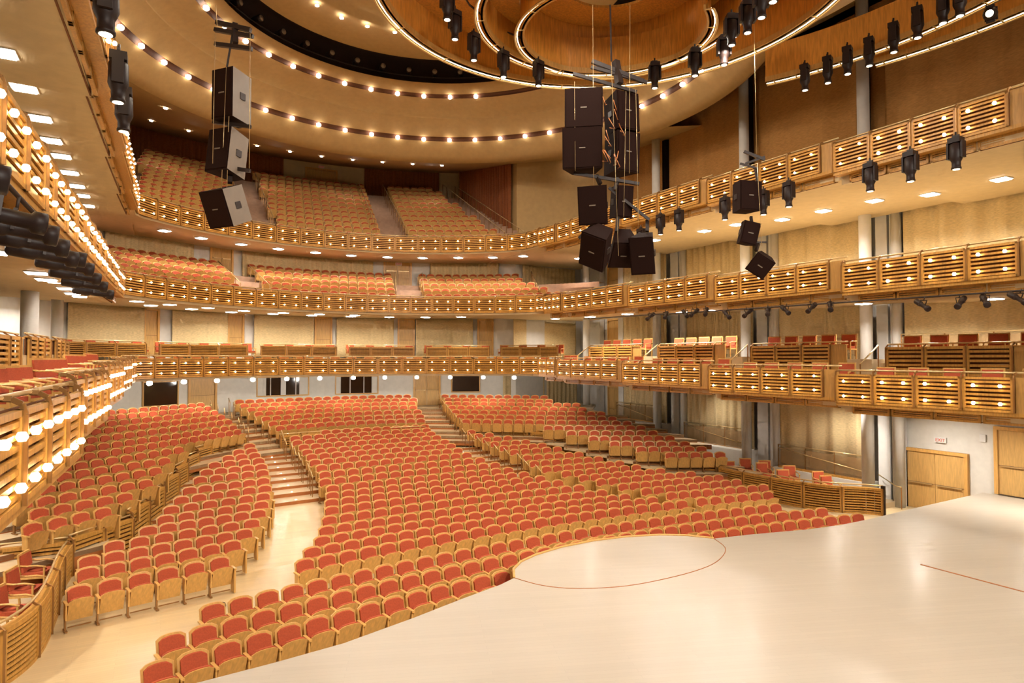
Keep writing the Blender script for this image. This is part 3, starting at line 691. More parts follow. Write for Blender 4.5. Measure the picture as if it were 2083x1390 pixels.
for k, (y0, y1, z) in enumerate(RP_Y):
    parapet([(20.95, y0), (21.05, y1)], z, 3, f'slatted wooden parapet behind the right side lowest boxes, {ORD[len(RP_Y)-1-k]} from the stage', 'rear box parapets', solid=.6, h=.95)
    # raised floor behind and the little stair with its sloping rail
    mb = MB(); mb.box((23.25, (y0+y1)/2-.3, (z+3.73)/2), (4.3, y0-y1+1.2, z-.62-4.35), 'step'); struct(mb.build('floor_box_riser'))
    mb = MB(); mb.tube([(20.4, y0+.55, z-.65), (21.3, y0+.5, z-.02)], .025, 'rail', 6); mb.beam((20.4, y0+.55, z-.65), (20.4, y0+.55, z-1.5), .03, .03, 'post'); mb.beam((21.3, y0+.5, z-.02), (21.3, y0+.5, z-.9), .03, .03, 'post')
    tag(mb.build('stair_rail'), f'short sloping stair rail beside the right rear box, {ORD[len(RP_Y)-1-k]} from the stage', 'handrail', 'box stair rails')
LP_Y = [(31, 27.6, 6.56), (26.4, 22.5, 6.52), (21.3, 17.2, 6.45), (16, 12, 6.35)]
for k, (y0, y1, z) in enumerate(LP_Y):
    parapet([(-3.35, y1), (-3.3, y0)], z, 3, f'slatted wooden parapet behind the left side lowest boxes, {ORD[len(LP_Y)-1-k]} from the stage', 'rear box parapets', solid=.5, h=.95)
    mb = MB(); mb.box((-6.0, (y0+y1)/2, (z+3.73)/2), (5.2, y0-y1+1.0, z-.62-4.35), 'step'); struct(mb.build('floor_box_riser'))
rp = arc((8.7, 24.4), 14.9, 148, 36, 30); Lr = plen(rp); cuts = [0, .165, .19, .355, .38, .53, .555, .69, .715, .85, .875, 1]
i = 0
for k in range(0, 12, 2):
    a, b = cuts[k]*Lr, cuts[k+1]*Lr; pts = [tuple(interp(rp, a+(b-a)*j/6)[0]) for j in range(7)]
    parapet(pts, 6.62, 3 if k != 10 else 3, f'curved slatted parapet of the raised rear boxes, lowest balcony, {ORD[i]} from the left', 'raised rear box parapets', h=.62); i += 1
mb = MB(); A = [(x, y, 5.75) for x, y in arc((8.7, 24.4), 15.0, 150, 34, 30)]; B = [(x, y, 5.75) for x, y in arc(CW, 17.5, 150, 36, 30)]
mb.slab(A, B, 'step'); mb.slab([(x, y, 4.98) for x, y, _ in A], A, 'panel'); struct(mb.build('floor_rear_box_riser'))
# ------------------------------------------------------------------ terrace parapets in the stalls
lp = [[(-2.05, 20.4), (-.75, 22.2)], [(-.8, 22.3), (-.37, 23.8)], [(-.38, 23.87), (.05, 25.4)], [(.03, 25.46), (.52, 27.1)], [(.44, 27.2), (.85, 28.55)], [(.85, 28.6), (1.3, 29.9)], [(1.26, 30.0), (2.08, 31.6), (2.85, 32.6), (3.45, 33.2)]]
for k, p in enumerate(lp):
    b = zR(math.dist(p[0], C0)); parapet(p, 1.22+.155*k, 1 if k < 6 and k else (2 if k == 0 else 3), f'stepped slatted parapet in front of the left terrace, {ORD[k]} from the stage', 'left terrace parapet', base=b-.05, n=7 if k < 3 else 8)
rp_ = [[(15.1, 32.6), (16.0, 31.6), (17.2, 30.5)], [(17.3, 30.4), (18.0, 29.1)], [(17.95, 29.0), (18.55, 27.6)], [(18.5, 27.5), (19.1, 26.3)], [(19.1, 26.2), (19.75, 25.0)], [(19.75, 24.9), (20.3, 23.6)], [(20.3, 23.5), (20.9, 22.9), (21.6, 22.2), (21.75, 21.5)]]
for k, p in enumerate(rp_):
    b = zR(math.dist(p[0], C0)); parapet(p, 2.15-.155*k, (3, 1, 1, 1, 1, 1, 2)[k], f'stepped slatted parapet in front of the right terrace, {ORD[k]} from the rear', 'right terrace parapet', base=b-.05 if k < 6 else 0, n=8)
parapet([(4.9, 32.7), (6.5, 33.1), (8.4, 33.3), (10.4, 33.2), (12.3, 32.9)], 2.2, 7, 'long curved slatted parapet in front of the rear centre terrace', 'rear terrace parapet', base=1.42, n=5)
def smooth(P, n=6):
    out = []
    for i in range(len(P)-1):
        p0, p1, p2, p3 = [Vector(P[max(0, min(len(P)-1, i+o))]) for o in (-1, 0, 1, 2)]
        for j in range(n):
            u = j/n; q = .5*((2*p1)+(p2-p0)*u+(2*p0-5*p1+4*p2-p3)*u*u+(3*p1-p0-3*p2+p3)*u**3); out.append((q.x, q.y))
    return out + [tuple(P[-1])]
gal = parapet(smooth([(21.75, 21.4), (21.76, 19.3), (21.97, 17.4), (22.4, 16.3), (23.2, 15.5), (23.5, 15.0)]), 1.08, 5, 'curved slatted parapet round the right side lounge by the stage', 'lounge parapets', base=0, n=9, seg=5)
gall = parapet(smooth([(-3.3, 13.75), (-2.75, 14.15), (-2.3, 14.9), (-2.08, 15.9), (-2.06, 17.4), (-2.1, 19.2), (-2.05, 20.35)]), 1.1, 6, 'curved slatted parapet round the left side lounge by the stage', 'lounge parapets', base=0, n=9, seg=5)
parapet([(-6.5, 13.6), (-3.35, 13.72)], 1.1, 3, 'slatted parapet closing the near end of the left lounge', 'lounge parapets', base=0, n=9)
parapet([(-6.5, 20.45), (-2.1, 20.42)], 1.16, 3, 'straight slatted parapet crossing between left lounge and terrace', 'lounge parapets', base=.2, n=7)
mb = MB(); mb.prism([(-8.6, 13.3), (-2.9, 14.2), (-2.4, 15), (-2.2, 16), (-2.2, 20.3), (-8.6, 20.3)], 0, .2, 'step'); mb.prism([(25.9, 15.7), (23.5, 15.7), (22.5, 16.5), (22.1, 17.5), (21.9, 19.4), (21.9, 22.4), (25.9, 22.4)], 0, .2, 'step'); struct(mb.build('floor_lounge'))
# ------------------------------------------------------------------ box chairs
def box_chair_parts():
    f = MB()
    for sx in (-1, 1):
        f.beam((sx*.26, -.26, 0), (sx*.26, -.26, .62), .035, .035, 'seatwood'); f.beam((sx*.26, .22, 0), (sx*.25, .3, .9), .035, .04, 'seatwood')
        f.tube([(sx*.27, -.3, .61), (sx*.275, -.1, .65), (sx*.27, .12, .645), (sx*.26, .25, .66)], .022, 'seatwood', 6)
        f.beam((sx*.26, -.25, .36), (sx*.26, .24, .36), .03, .05, 'seatwood')
    f.beam((-.26, -.25, .37), (.26, -.25, .37), .03, .05, 'seatwood'); f.beam((-.26, .24, .37), (.26, .24, .37), .03, .05, 'seatwood')
    f.beam((-.27, .3, .9), (.27, .3, .9), .04, .05, 'seatwood', up=(0, 0, 1)); f.beam((-.26, .25, .47), (.26, .25, .47), .03, .04, 'seatwood')
    s = MB(); s.box((0, -.02, .43), (.48, .48, .09), 'red'); s.lathe([(.0, .47), (.2, .478), (.0, .49)], 'red', 12)
    b = MB(); T = Matrix.Translation((0, .25, .68)) @ Matrix.Rotation(-.14, 4, 'X'); b.box((0, 0, 0), (.46, .07, .4), 'red', T=T)
    return f.mesh('chair_frame'), s.mesh('seat'), b.mesh('backrest')
CF, CS, CB = box_chair_parts()
def chair(x, y, z, ang, label, group):
    r = inst('box_chair', CF, None, (x, y, z), ang); tag(r, label, 'chair', group); inst('seat', CS, r); inst('backrest', CB, r); return r
# right lounge (facing the stage, -y and a little towards the hall)
for k, (x, y, a) in enumerate([(22.7, 21.6, .5), (24.0, 21.9, .7), (23.7, 20.6, .5), (24.3, 21.0, .6), (23.0, 18.9, .5), (24.1, 19.5, .6), (24.0, 17.9, .3), (23.4, 17.1, .3)]):
    chair(x, y, .2, -a, f'loose red armchair in the right side lounge, {ORD[k]} counted from the rear', 'right lounge armchairs')
for k, (x, y, a) in enumerate([(-2.66, 19.55, 1.3), (-2.68, 18.15, 1.3), (-2.7, 16.8, 1.2), (-2.72, 15.45, 1.05)]):
    chair(x, y, .2, a, f'loose red armchair in the left side lounge, {ORD[3-k]} counted from the stage', 'left lounge armchairs')
n = 0
for k, (y0, y1) in enumerate(RB_Y[:5]):
    m = 5 if k else 2
    for j in range(m):
        y = y0-.7-(y0-y1-1.3)*j/max(1, m-1); n += 1
        chair(19.35, y, RAIL[1][k]-.83, -1.35, f'red chair in the right lowest boxes front row, {ORD[n-1]} from the rear', 'right lowest box front chairs')
n = 0
for k, (y0, y1, z) in enumerate(RP_Y[:4]):
    for j in range(5):
        y = y0-.3-(y0-y1-.8)*j/4; n += 1
        chair(21.75, y, z-.62, -1.35, f'red chair in the raised right boxes, {ORD[n-1]} from the rear', 'right raised box chairs')
n = 0
for k, (y0, y1) in enumerate(LB_Y):
    for j in range(4):
        y = y1+.8+(y0-y1-1.5)*j/3; n += 1
        chair(-2.15, y, RAIL[1][k]-.83, 1.3, f'red chair in the left lowest boxes front row, {ORD[n-1]} from the rear', 'left lowest box front chairs')
for k in range(26):
    a = math.radians(139-102*k/25); chair(8.6+13.1*math.cos(a), 24.2+13.1*math.sin(a), 4.98, a-PI/2, f'red chair in the front row of the lowest rear balcony, {ORD[k]} from the left', 'lowest rear balcony front chairs')
for k in range(26):
    a = math.radians(146-109*k/25); chair(8.7+15.6*math.cos(a), 24.4+15.6*math.sin(a), 5.75, a-PI/2, f'red chair in the raised row of the lowest rear balcony, {ORD[k]} from the left', 'lowest rear balcony raised chairs')
# ------------------------------------------------------------------ handrails at the aisles
def aisle_rail(x, y, z, dx, dy, label, group, w=.45):
    mb = MB(); mb.tube([(x, y, z+.72), (x+dx*w, y+dy*w, z+.95)], .02, 'rail', 6)
    mb.beam((x+dx*.05, y+dy*.05, z), (x+dx*.05, y+dy*.05, z+.74), .025, .025, 'post'); mb.beam((x+dx*w*.85, y+dy*w*.85, z), (x+dx*w*.85, y+dy*w*.85, z+.9), .025, .025, 'post')
    tag(mb.build('aisle_rail'), label, 'handrail', group)
for k in range(10, 19):
    R = 48.7+.87*k; x = Mx[k][0]-.55 if k < 18 else 5.0; aisle_rail(x, yC(x, R)-.5, ZM[k], 0, 1, f'short sloping rail at the left end of the {ORD[k]} centre block row', 'left aisle rails')
for k in range(7):
    (a, m, b) = TC[k]; aisle_rail(a[0]-.5, a[1]-.6, ZT[6+k], -.1, 1, f'short sloping rail left of the {ORD[k]} rear centre terrace row', 'rear left aisle rails')
    a = TR[6+k][0]; aisle_rail(a[0]-.45, a[1]-.5, ZT[6+k], 0, 1, f'short sloping rail by the {ORD[k]} right terrace row at the rear aisle', 'rear right aisle rails')
    b = TT[6+k][1]; aisle_rail(b[0]+.5, b[1]-.5, ZT[6+k], 0, 1, f'short sloping rail at the right end of the {ORD[k]} rear left terrace row', 'rear far left aisle rails')
for k in range(7, 16):
    a = RBb[k][0]; z = zR(math.dist(a, C0)); aisle_rail(a[0]-.5, a[1]-.45, z, -.05, 1, f'short sloping rail at the aisle end of the {ORD[k]} right block row', 'right aisle rails')
# stair rails of the upper balconies
def long_rail(pts, z0, z1, label, posts=7, double=True):
    n = posts; mb = MB(); P = []
    for i in range(n+1):
        p, d = interp(pts, plen(pts)*i/n); z = z0+(z1-z0)*i/n; P.append((p.x, p.y, z+.95)); mb.beam((p.x, p.y, z), (p.x, p.y, z+.95), .03, .03, 'post')
    mb.tube(P, .022, 'rail', 6)
    tag(mb.build('stair_rail'), label, 'handrail', 'balcony stair rails')
long_rail([(17.95, 34.7), (18.1, 45.0)], 12.45, 17.8, 'long stair rail along the right edge of the top balcony seats', 14)
long_rail([(18.9, 34.0), (19.1, 45.0)], 12.45, 17.8, 'long stair rail by the brown flank curtain of the top balcony', 14)
long_rail([(3.7, 38.3), (3.7, 47.6)], 12.9, 17.8, 'stair rail left of the left aisle on the top balcony', 11); long_rail([(5.3, 38.6), (5.3, 47.8)], 12.9, 17.8, 'stair rail right of the left aisle on the top balcony', 11)
long_rail([(11.1, 38.2), (12.5, 47.6)], 12.9, 17.8, 'stair rail left of the right aisle on the top balcony', 11); long_rail([(12.8, 37.9), (14.2, 47.2)], 12.9, 17.8, 'stair rail right of the right aisle on the top balcony', 11)
long_rail([(12.1, 37.4), (13.2, 41.0)], 8.85, 10.5, 'stair rail left of the right aisle on the middle balcony', 5); long_rail([(13.7, 37.0), (14.9, 40.6)], 8.85, 10.5, 'stair rail right of the right aisle on the middle balcony', 5)
long_rail([(3.5, 37.0), (2.6, 40.8)], 8.85, 10.5, 'stair rail left of the left aisle on the middle balcony', 5); long_rail([(5.0, 37.4), (4.2, 41.2)], 8.85, 10.5, 'stair rail right of the left aisle on the middle balcony', 5)
long_rail([(19.4, 33.0), (21.2, 37.2)], 8.85, 10.6, 'stair rail by the right corner curtain on the middle balcony', 6)
# right wall ramp with mesh screens
def ramp(pts, za, zb, label):
    r = empty('ramp_balustrade'); tag(r, label, 'balustrade', 'ramp balustrades'); mb = MB(); L = plen(pts); n = max(2, int(L/1.3)); P = []; Q = []
    for i in range(n+1):
        p, d = interp(pts, L*i/n); P.append((p.x, p.y, za)); mb.beam((p.x, p.y, 0.2), (p.x, p.y, za), .03, .03, 'post')
    mb.tube([P[0], P[-1]], .024, 'rail', 6); mb.build('handrail', r)
    m2 = MB(); m2.tube([(pts[0][0], pts[0][1], za-.15), (pts[-1][0], pts[-1][1], zb)], .022, 'rail', 6); m2.build('sloping_rail', r)
    m3 = MB(); m3.box(((pts[0][0]+pts[-1][0])/2, (pts[0][1]+pts[-1][1])/2, (za-.12+za-.95)/2), (.012, abs(pts[0][1]-pts[-1][1]), .83), 'mesh'); m3.build('mesh_screen', r)
    m4 = MB(); m4.box(((pts[0][0]+pts[-1][0])/2, (pts[0][1]+pts[-1][1])/2, za-1.0), (.05, abs(pts[0][1]-pts[-1][1]), .1), 'wood'); m4.build('kick_board', r)
ramp([(25.1, 33.2), (25.1, 29.1)], 3.1, 2.2, 'brass handrail with mesh screen on the wall ramp, bay by the rear door')
ramp([(25.1, 27.2), (25.1, 22.8)], 2.35, 1.6, 'brass handrail with mesh screen on the wall ramp, middle bay')
ramp([(25.1, 21.0), (25.1, 16.7)], 1.85, 1.2, 'brass handrail with mesh screen on the wall ramp behind the right lounge')
mb = MB(); mb.box((25.2, 31.1, 1.05), (1.3, 4.6, 2.1), 'wall'); mb.box((25.2, 25, .7), (1.3, 4.8, 1.35), 'wall'); mb.box((25.4, 18.9, .4), (.8, 4.6, .8), 'wall'); struct(mb.build('ramp_wall'))
mb = MB(); mb.tube([(25.4, 16.4, 1.15), (25.2, 15.6, .85), (25.1, 15.3, .85)], .02, 'rail', 6); mb.beam((25.1, 15.3, 0), (25.1, 15.3, .85), .03, .03, 'post'); tag(mb.build('stair_rail'), 'short wall handrail with post beside the side double door', 'handrail')
mb = MB(); mb.box((23.5, 15.0, .55), (.08, .14, 1.1), 'black'); tag(mb.build('gate_post'), 'tall black post at the end of the right lounge parapet', 'post')
mb = MB(); mb.lathe([(.0, 0), (.13, .0), (.15, .04), (.13, .1), (.0, .12)], 'black', 16); tag(mb.build('floor_disc', None, (1.2, 16.75, 0)), 'small round black disc lying on the floor before the left block', 'disc')

for k, (y0, y1) in enumerate([(33.0, 29.2), (27.3, 23.0), (21.1, 16.9), (15.0, 4.0)]):
    r = empty('wall_balustrade'); z = 6.88-.05*k; tag(r, f'brass handrail with mesh screen behind the raised right boxes, {ORD[3-k]} bay from the stage', 'balustrade', 'raised box wall balustrades')
    mb = MB(); mb.tube([(24.75, y0, z), (24.75, y1, z)], .024, 'rail', 6); mb.build('handrail', r)
    n = max(2, int((y0-y1)/1.4))
    for j in range(n+1): q = MB(); q.beam((24.75, y0+(y1-y0)*j/n, 5.9), (24.75, y0+(y1-y0)*j/n, z), .03, .03, 'post'); q.build('post', r)
    m3 = MB(); m3.box((24.75, (y0+y1)/2, z-.45), (.01, y0-y1, .7), 'mesh'); m3.build('mesh_screen', r)
# ------------------------------------------------------------------ ceiling rings over the rear of the hall
CR = (9.4, 24.6)
def revolve(prof, m, a0=-72, a1=252, n=96, c=CR, smooth=True):
    mb = MB(); k = len(prof); vs = []; fs = []
    for i in range(n+1):
        a = math.radians(a0+(a1-a0)*i/n)
        for (r, z) in prof: vs.append((c[0]+r*math.cos(a), c[1]+r*math.sin(a), z))
    for i in range(n):
        for j in range(k-1): o = i*k+j; fs.append((o, o+1, o+k+1, o+k))
    mb.add(vs, fs, m, smooth=smooth); return mb
A0, A1 = -60, 240
lowc = revolve([(13.4, 21.0), (13.4, 17.75), (13.1, 17.6), (12.7, 17.9), (12.3, 18.35), (12.1, 18.6)], 'ceil', A0, A1)
struct(lowc.build('ceiling_lower_ring'))
g = revolve([(12.1, 18.6), (12.14, 18.68), (11.98, 18.86), (11.9, 18.8)], 'darkwood', A0, A1); struct(g.build('trim_lamp_groove'))
struct(revolve([(11.9, 18.8), (11.5, 19.15), (11.1, 19.4), (10.9, 19.52)], 'ceil', A0, A1).build('ceiling_middle_ring'))
struct(revolve([(10.9, 19.52), (10.9, 19.62), (10.3, 19.85), (9.6, 20.02), (9.35, 20.06)], 'ceil', A0, A1).build('ceiling_upper_ring'))
g = revolve([(9.35, 20.06), (9.4, 20.14), (9.2, 20.25), (9.12, 20.2)], 'darkwood', A0, A1); struct(g.build('trim_upper_lamp_groove'))
struct(revolve([(9.12, 20.2), (8.9, 20.32), (8.65, 20.45), (8.65, 20.6)], 'ceil', A0, A1).build('ceiling_inner_ring'))
struct(revolve([(9.3, 20.6), (9.6, 20.7), (9.6, 22.0), (8.3, 22.0), (8.3, 21.7)], 'dark', A0, A1).build('ceiling_lighting_slot'))
struct(revolve([(8.3, 21.7), (6.2, 21.85), (5.9, 21.9), (5.9, 22.3), (.1, 22.5)], 'ceil', A0, A1).build('ceiling_cloud'))
# ceilings over the top balcony and the rest of the hall
mb = MB()
A = [(x, y, 17.75) for x, y in arc(CR, 13.3, 175, 5, 40)]; B = [(CR[0]+26*math.cos(math.radians(175-170*i/40)), CR[1]+26*math.sin(math.radians(175-170*i/40)), 20.6) for i in range(41)]
mb.slab(A, B, 'ceil'); struct(mb.build('ceiling_top_balcony'))
mb = MB(); mb.box((8.6, 14, 23.4), (40, 60, .3), 'canopy'); struct(mb.build('ceiling_upper'))
mb = MB(); mb.wallstrip([(26.0, -14), (26.0, 38)], 20.6, 21.4, -.8, 'ceil'); struct(mb.build('trim_wall_top'))
mb = MB()
for s, x0 in ((1, 21.9), (-1, -3.0)):
    xw = 25.9 if s > 0 else -8.6
    mb.add([(x0, 3, 20.4), (x0, 38, 19.6), (xw, 38, 20.9), (xw, 3, 20.9)], [(0, 1, 2, 3)], 'ceil')
struct(mb.build('ceiling_side'))
LAMP = MB(); LAMP.lathe([(.06, -.1), (.12, -.05), (.12, .05), (.06, .1)], 'rbulb', 8); LAMP = LAMP.mesh('round_lamp')
for (R, z, n, s0, s1, nm, da) in ((11.97, 18.66, 44, 0, 0, 'lower', 0), (9.2, 20.1, 44, 0, 0, 'upper', 0)):
    pitch = 1.5 if nm == 'lower' else 1.42
    k = 0; a = 222.0
    while a > -42:
        x, y = CR[0]+R*math.cos(math.radians(a)), CR[1]+R*math.sin(math.radians(a)); px, py = to_px(x, y, z)
        if 150 < px < 1480 and -40 < py < 500 and depth(x, y) > 4 and not (nm == 'upper' and px > 1010):
            o = inst('ceiling_lamp', LAMP, None, (x, y, z-.02)); tag(o, f'bright round lamp in the {nm} ceiling ring, {ORD[k]} from the left', 'lamp', f'{nm} ceiling ring lamps'); k += 1
        a -= math.degrees(pitch/R)
# projection window in the lower ring
mb = MB(); aa = [math.radians(t) for t in (101.5, 98.8, 96.1, 93.4, 90.7)]
P = [(CR[0]+12.55*math.cos(t), CR[1]+12.55*math.sin(t)) for t in aa]
mb.wallstrip(P, 18.85, 19.9, .15, 'dark'); w = mb.build('window_5'); struct(w)
# ------------------------------------------------------------------ lighting slot fittings
for k in range(12):
    a = math.radians(158-9*k); x, y = CR[0]+8.95*math.cos(a), CR[1]+8.95*math.sin(a)
    mb = MB(); T = Matrix.Rotation(PI/2, 4, 'X'); mb.lathe([(.11, -.25), (.15, .1), (.15, .25)], 'black', 12, T=T); r = mb.build('slot_spotlight', None, (x, y, 21.25), a-PI/2)
    m2 = MB(); m2.lathe([(.13, 0), (.13, .02)], 'spkside', 12, T=T); m2.build('lens', r, (0, -.26, 0))
    tag(r, f'round spotlight in the dark curved ceiling slot, {ORD[k]} from the left', 'spotlight', 'slot spotlights')
mb = MB(); mb.tube([(CR[0]+8.9*math.cos(math.radians(t)), CR[1]+8.9*math.sin(math.radians(t)), 21.0) for t in range(170, 40, -5)], .03, 'steel', 6); tag(mb.build('lighting_bar'), 'long curved dark bar carrying the slot spotlights', 'bar')
# small downlights
DL = MB(); DL.lathe([(.09, 0), (.09, .03)], 'down', 12); DL = DL.mesh('small_downlight')
def dl(x, y, z, label, group): tag(inst('downlight', DL, None, (x, y, z)), label, 'downlight', group)
for k, (x, y) in enumerate([(5.88, 29.74), (7.11, 30.3), (8.38, 30.5), (9.72, 30.44)]): dl(x, y, 21.68, f'small downlight in the upper ceiling cloud, {ORD[k]} from the left', 'ceiling cloud downlights')
for k, (px, py) in enumerate([(330, 214), (301, 240), (378, 261), (519, 292), (586, 304), (651, 314), (715, 321), (776, 326), (838, 330), (898, 333)]):
    # lamps in the sloping soffit over the top balcony
    best = None
    for j in range(0, 1270):
        t = j/100+13.3; zz = 17.75+(t-13.3)/12.7*2.85
        for da in (0,):
            pass
        # intersect by walking the soffit cone in this pixel's vertical plane
        X = (px-1041.5)/1330; D = None
        # plan direction of the pixel column
        ux, uy = X*CA+SA, -X*SA+CA
        # distance along it where radius from CR equals t (far side)
        bq = ux*CR[0]+uy*CR[1]; cq = CR[0]**2+CR[1]**2-t*t; aq = ux*ux+uy*uy; disc = bq*bq-aq*cq
        if disc < 0: continue
        s = (bq+math.sqrt(disc))/aq; x, y = ux*s, uy*s; q = to_px(x, y, zz)[1]
        if best is None or abs(q-py) < best[0]: best = (abs(q-py), x, y, zz)
    dl(best[1], best[2], best[3]-.06, f'small downlight in the soffit over the top balcony, {ORD[k]} from the left', 'top balcony downlights')
# square soffit lamps
SQ = MB(); SQ.box((0, 0, 0), (.4, .4, .03), 'down'); SQ.box((0, 0, .02), (.48, .48, .02), 'white'); SQ = SQ.mesh('soffit_lamp')
def sq(x, y, z, rz, label, group, light=None):
    tag(inst('soffit_lamp', SQ, None, (x, y, z), rz), label, 'lamp', group)
    if light:
        L = bpy.data.lights.new('soffit_light', 'AREA'); L.shape = 'DISK'; L.size = .3; L.energy = light; L.color = (1, .93, .84); L.spread = math.radians(150)
        o = bpy.data.objects.new('soffit_light', L); COL.objects.link(o); o.location = (x, y, z-.05)
def soff(t, x):   # soffit underside height of a side slab
    pass
def side_z(t, x, y, left):
    T = LB_Y if left else RB_Y
    for k, (y0, y1) in enumerate(T):
        if y1 <= y <= y0: r = RAIL[t][k]; break
    else: r = RAIL[t][0]
    xf = (XL_ if left else XR_)[t]; u = abs(x-xf)
    zw = r-1.1 if left else {1: r-1.05, 2: r-1.0, 3: r-1.12}[t]; zf = r-1.28 if (left or t < 3) else r-1.3
    if not left and t == 2: zw = r-1.0
    return zf + (zw-zf)*(u-.34)/7 - .035
LIGHT = 75
for k, y in enumerate((12.6, 14.8, 17, 19, 20.8, 22.7, 24.6, 26.4, 28.2, 30.0)): sq(-2.7, y, side_z(3, -2.7, y, True), 0, f'square lamp in the soffit under the left top balcony, {ORD[k]} from the stage', 'left top soffit lamps', LIGHT if k % 2 == 0 else None)
for k, y in enumerate((12.2, 14.6, 17, 19.3, 20.8, 22.6, 24.6, 26.4, 28.4)): sq(-2.75, y, side_z(2, -2.75, y, True), 0, f'square lamp in the soffit under the left middle balcony, {ORD[k]} from the stage', 'left middle soffit lamps', LIGHT if k % 2 == 0 else None)
for k, (x, y) in enumerate([(22.5, 10.5), (22.5, 12.6), (22.3, 14.4), (22.1, 16.3), (22.0, 18.1), (21.7, 20.2), (21.5, 21.9), (21.4, 25.2)]): sq(x, y, side_z(3, x, y, False), 0, f'square lamp in the soffit under the right top balcony, {ORD[k]} from the stage', 'right top soffit lamps', 150)
for k, (x, y) in enumerate([(23.0, 11.0), (23.0, 13.1), (22.8, 15.2), (21.8, 19.8), (21.6, 21.6), (21.0, 22.8), (20.8, 24.4), (20.5, 26.2), (19.9, 28.6)]): sq(x, y, side_z(2, x, y, False), 0, f'round-looking lamp in the soffit under the right middle balcony, {ORD[k]} from the stage', 'right middle soffit lamps', 150)
for k, (x, y) in enumerate([(-.06, 35.6), (1.6, 36.9), (3.6, 37.9), (5.6, 38.5), (7.7, 38.8), (9.8, 38.9), (11.9, 38.5), (13.9, 37.8), (15.8, 36.7), (17.6, 35.6), (19.0, 34.3)]): sq(x, y, 11.96, .6, f'square lamp in the soffit under the rear top balcony, {ORD[k]} from the left', 'rear top soffit lamps', LIGHT)
for k, (x, y) in enumerate([(-1.1, 33.3), (-.6, 35.6), (.2, 34.6), (1.2, 37.2), (1.9, 35.9), (3.2, 38.6), (3.7, 37.2), (5.4, 39.0), (5.8, 37.9), (7.6, 39.3), (7.8, 38.1), (9.9, 39.3), (9.8, 38.0), (12.1, 38.7), (14.1, 37.8), (15.9, 36.5)]): sq(x, y, 8.33, .6, f'square lamp in the soffit under the rear middle balcony, {ORD[k]} from the left', 'rear middle soffit lamps', LIGHT if k % 2 else None)
for k, px in enumerate((305, 375, 442, 515, 584, 651, 719, 783, 848, 916, 983, 1046, 1127)):
    X = (px-1041.5)/1330; ux, uy = X*CA+SA, -X*SA+CA; c = (8.6, 24.3); t = 12.6
    bq = ux*c[0]+uy*c[1]; cq = c[0]**2+c[1]**2-t*t; aq = ux*ux+uy*uy; s = (bq+math.sqrt(max(0, bq*bq-aq*cq)))/aq
    tag(inst('soffit_globe', LAMP, None, (ux*s, uy*s, 4.72)), f'round lamp under the lowest rear balcony, {ORD[k]} from the left', 'lamp', 'lowest rear soffit lamps')
    if k % 2 == 0:
        L = bpy.data.lights.new('globe_light', 'POINT'); L.energy = 170; L.color = (1, .93, .84); L.shadow_soft_size = .12; oo = bpy.data.objects.new('globe_light', L); COL.objects.link(oo); oo.location = (ux*s, uy*s+.4, 4.4)
# ------------------------------------------------------------------ spiral canopy over the stage
can = empty('canopy'); tag(can, 'big spiral wooden canopy of nested curved bands with glowing edges over the stage', 'canopy')
def band(c, R, a0, a1, z0, h, drop=0, dR=0, name='band', strip=True, railout=.16, n=72, m='canopy'):
    P = []
    for i in range(n+1):
        u = i/n; a = math.radians(a0+(a1-a0)*u); r = R+dR*u; P.append((c[0]+r*math.cos(a), c[1]+r*math.sin(a)))
    mb = MB(); mb.wallstrip(P, z0, z0+h, .06, m)
    mb.wallstrip(P, z0+.0, z0+.16, .12, 'panel'); b = mb.build(name, can)
    Q = []
    for i in range(n+1):
        u = i/n; a = math.radians(a0+(a1-a0)*u); r = R+dR*u+railout; Q.append((c[0]+r*math.cos(a), c[1]+r*math.sin(a), z0-.04))
    m2 = MB(); m2.tube(Q, .03, 'rail', 6); m2.build('edge_rail', b)
    if strip:
        m3 = MB(); m3.tube([(c[0]+(R+dR*i/n+.09)*math.cos(math.radians(a0+(a1-a0)*i/n)), c[1]+(R+dR*i/n+.09)*math.sin(math.radians(a0+(a1-a0)*i/n)), z0-.0) for i in range(n+1)], .016, 'strip', 5); m3.build('light_strip', b)
    for i in range(0, n+1, 5):
        m4 = MB(); x, y, z = Q[i]; d = Vector((c[0]-x, c[1]-y)).normalized(); m4.beam((x, y, z+.01), (x+d.x*.25, y+d.y*.25, z+.05), .04, .03, 'rail'); m4.build('rail_bracket', b)
    return P
ZC = 15.3
K = (10.0, 13.5)
O1 = band((10.0, 13.45), 6.0, -100, 205, ZC, 1.5, dR=.0, name='outer_band')
M1 = band((10.85, 14.6), 3.6, -110, 230, ZC, 1.2, name='middle_band')
I1 = band((11.55, 15.35), 2.75, -60, 255, ZC, 1.7, name='inner_band')
B1 = band((9.6, 10.9), 9.75, -30, 28.5, ZC, 1.25, name='right_band')
B2 = band((9.6, 9.6), 11.05, -30, 17.5, ZC, .8, name='far_right_band')
def ring_plate(c, R0, R1, z, a0, a1, name, c2=None, m='canopy', n=72):
    c2 = c2 or c; A = []; B = []
    for i in range(n+1):
        a = math.radians(a0+(a1-a0)*i/n); A.append((c[0]+R0*math.cos(a), c[1]+R0*math.sin(a), z)); B.append((c2[0]+R1*math.cos(a), c2[1]+R1*math.sin(a), z))
    mb = MB(); mb.slab(A, B, m, t=.08); return mb.build(name, can)
ring_plate((10.85, 14.6), 3.62, 5.98, ZC+1.2, 0, 360, 'outer_soffit', c2=(10.0, 13.45))
ring_plate((11.55, 15.35), 2.77, 3.58, ZC+1.15, 0, 360, 'middle_soffit', c2=(10.85, 14.6))
ring_plate((11.55, 15.35), 1.5, 2.75, ZC+1.72, -60, 255, 'inner_soffit')
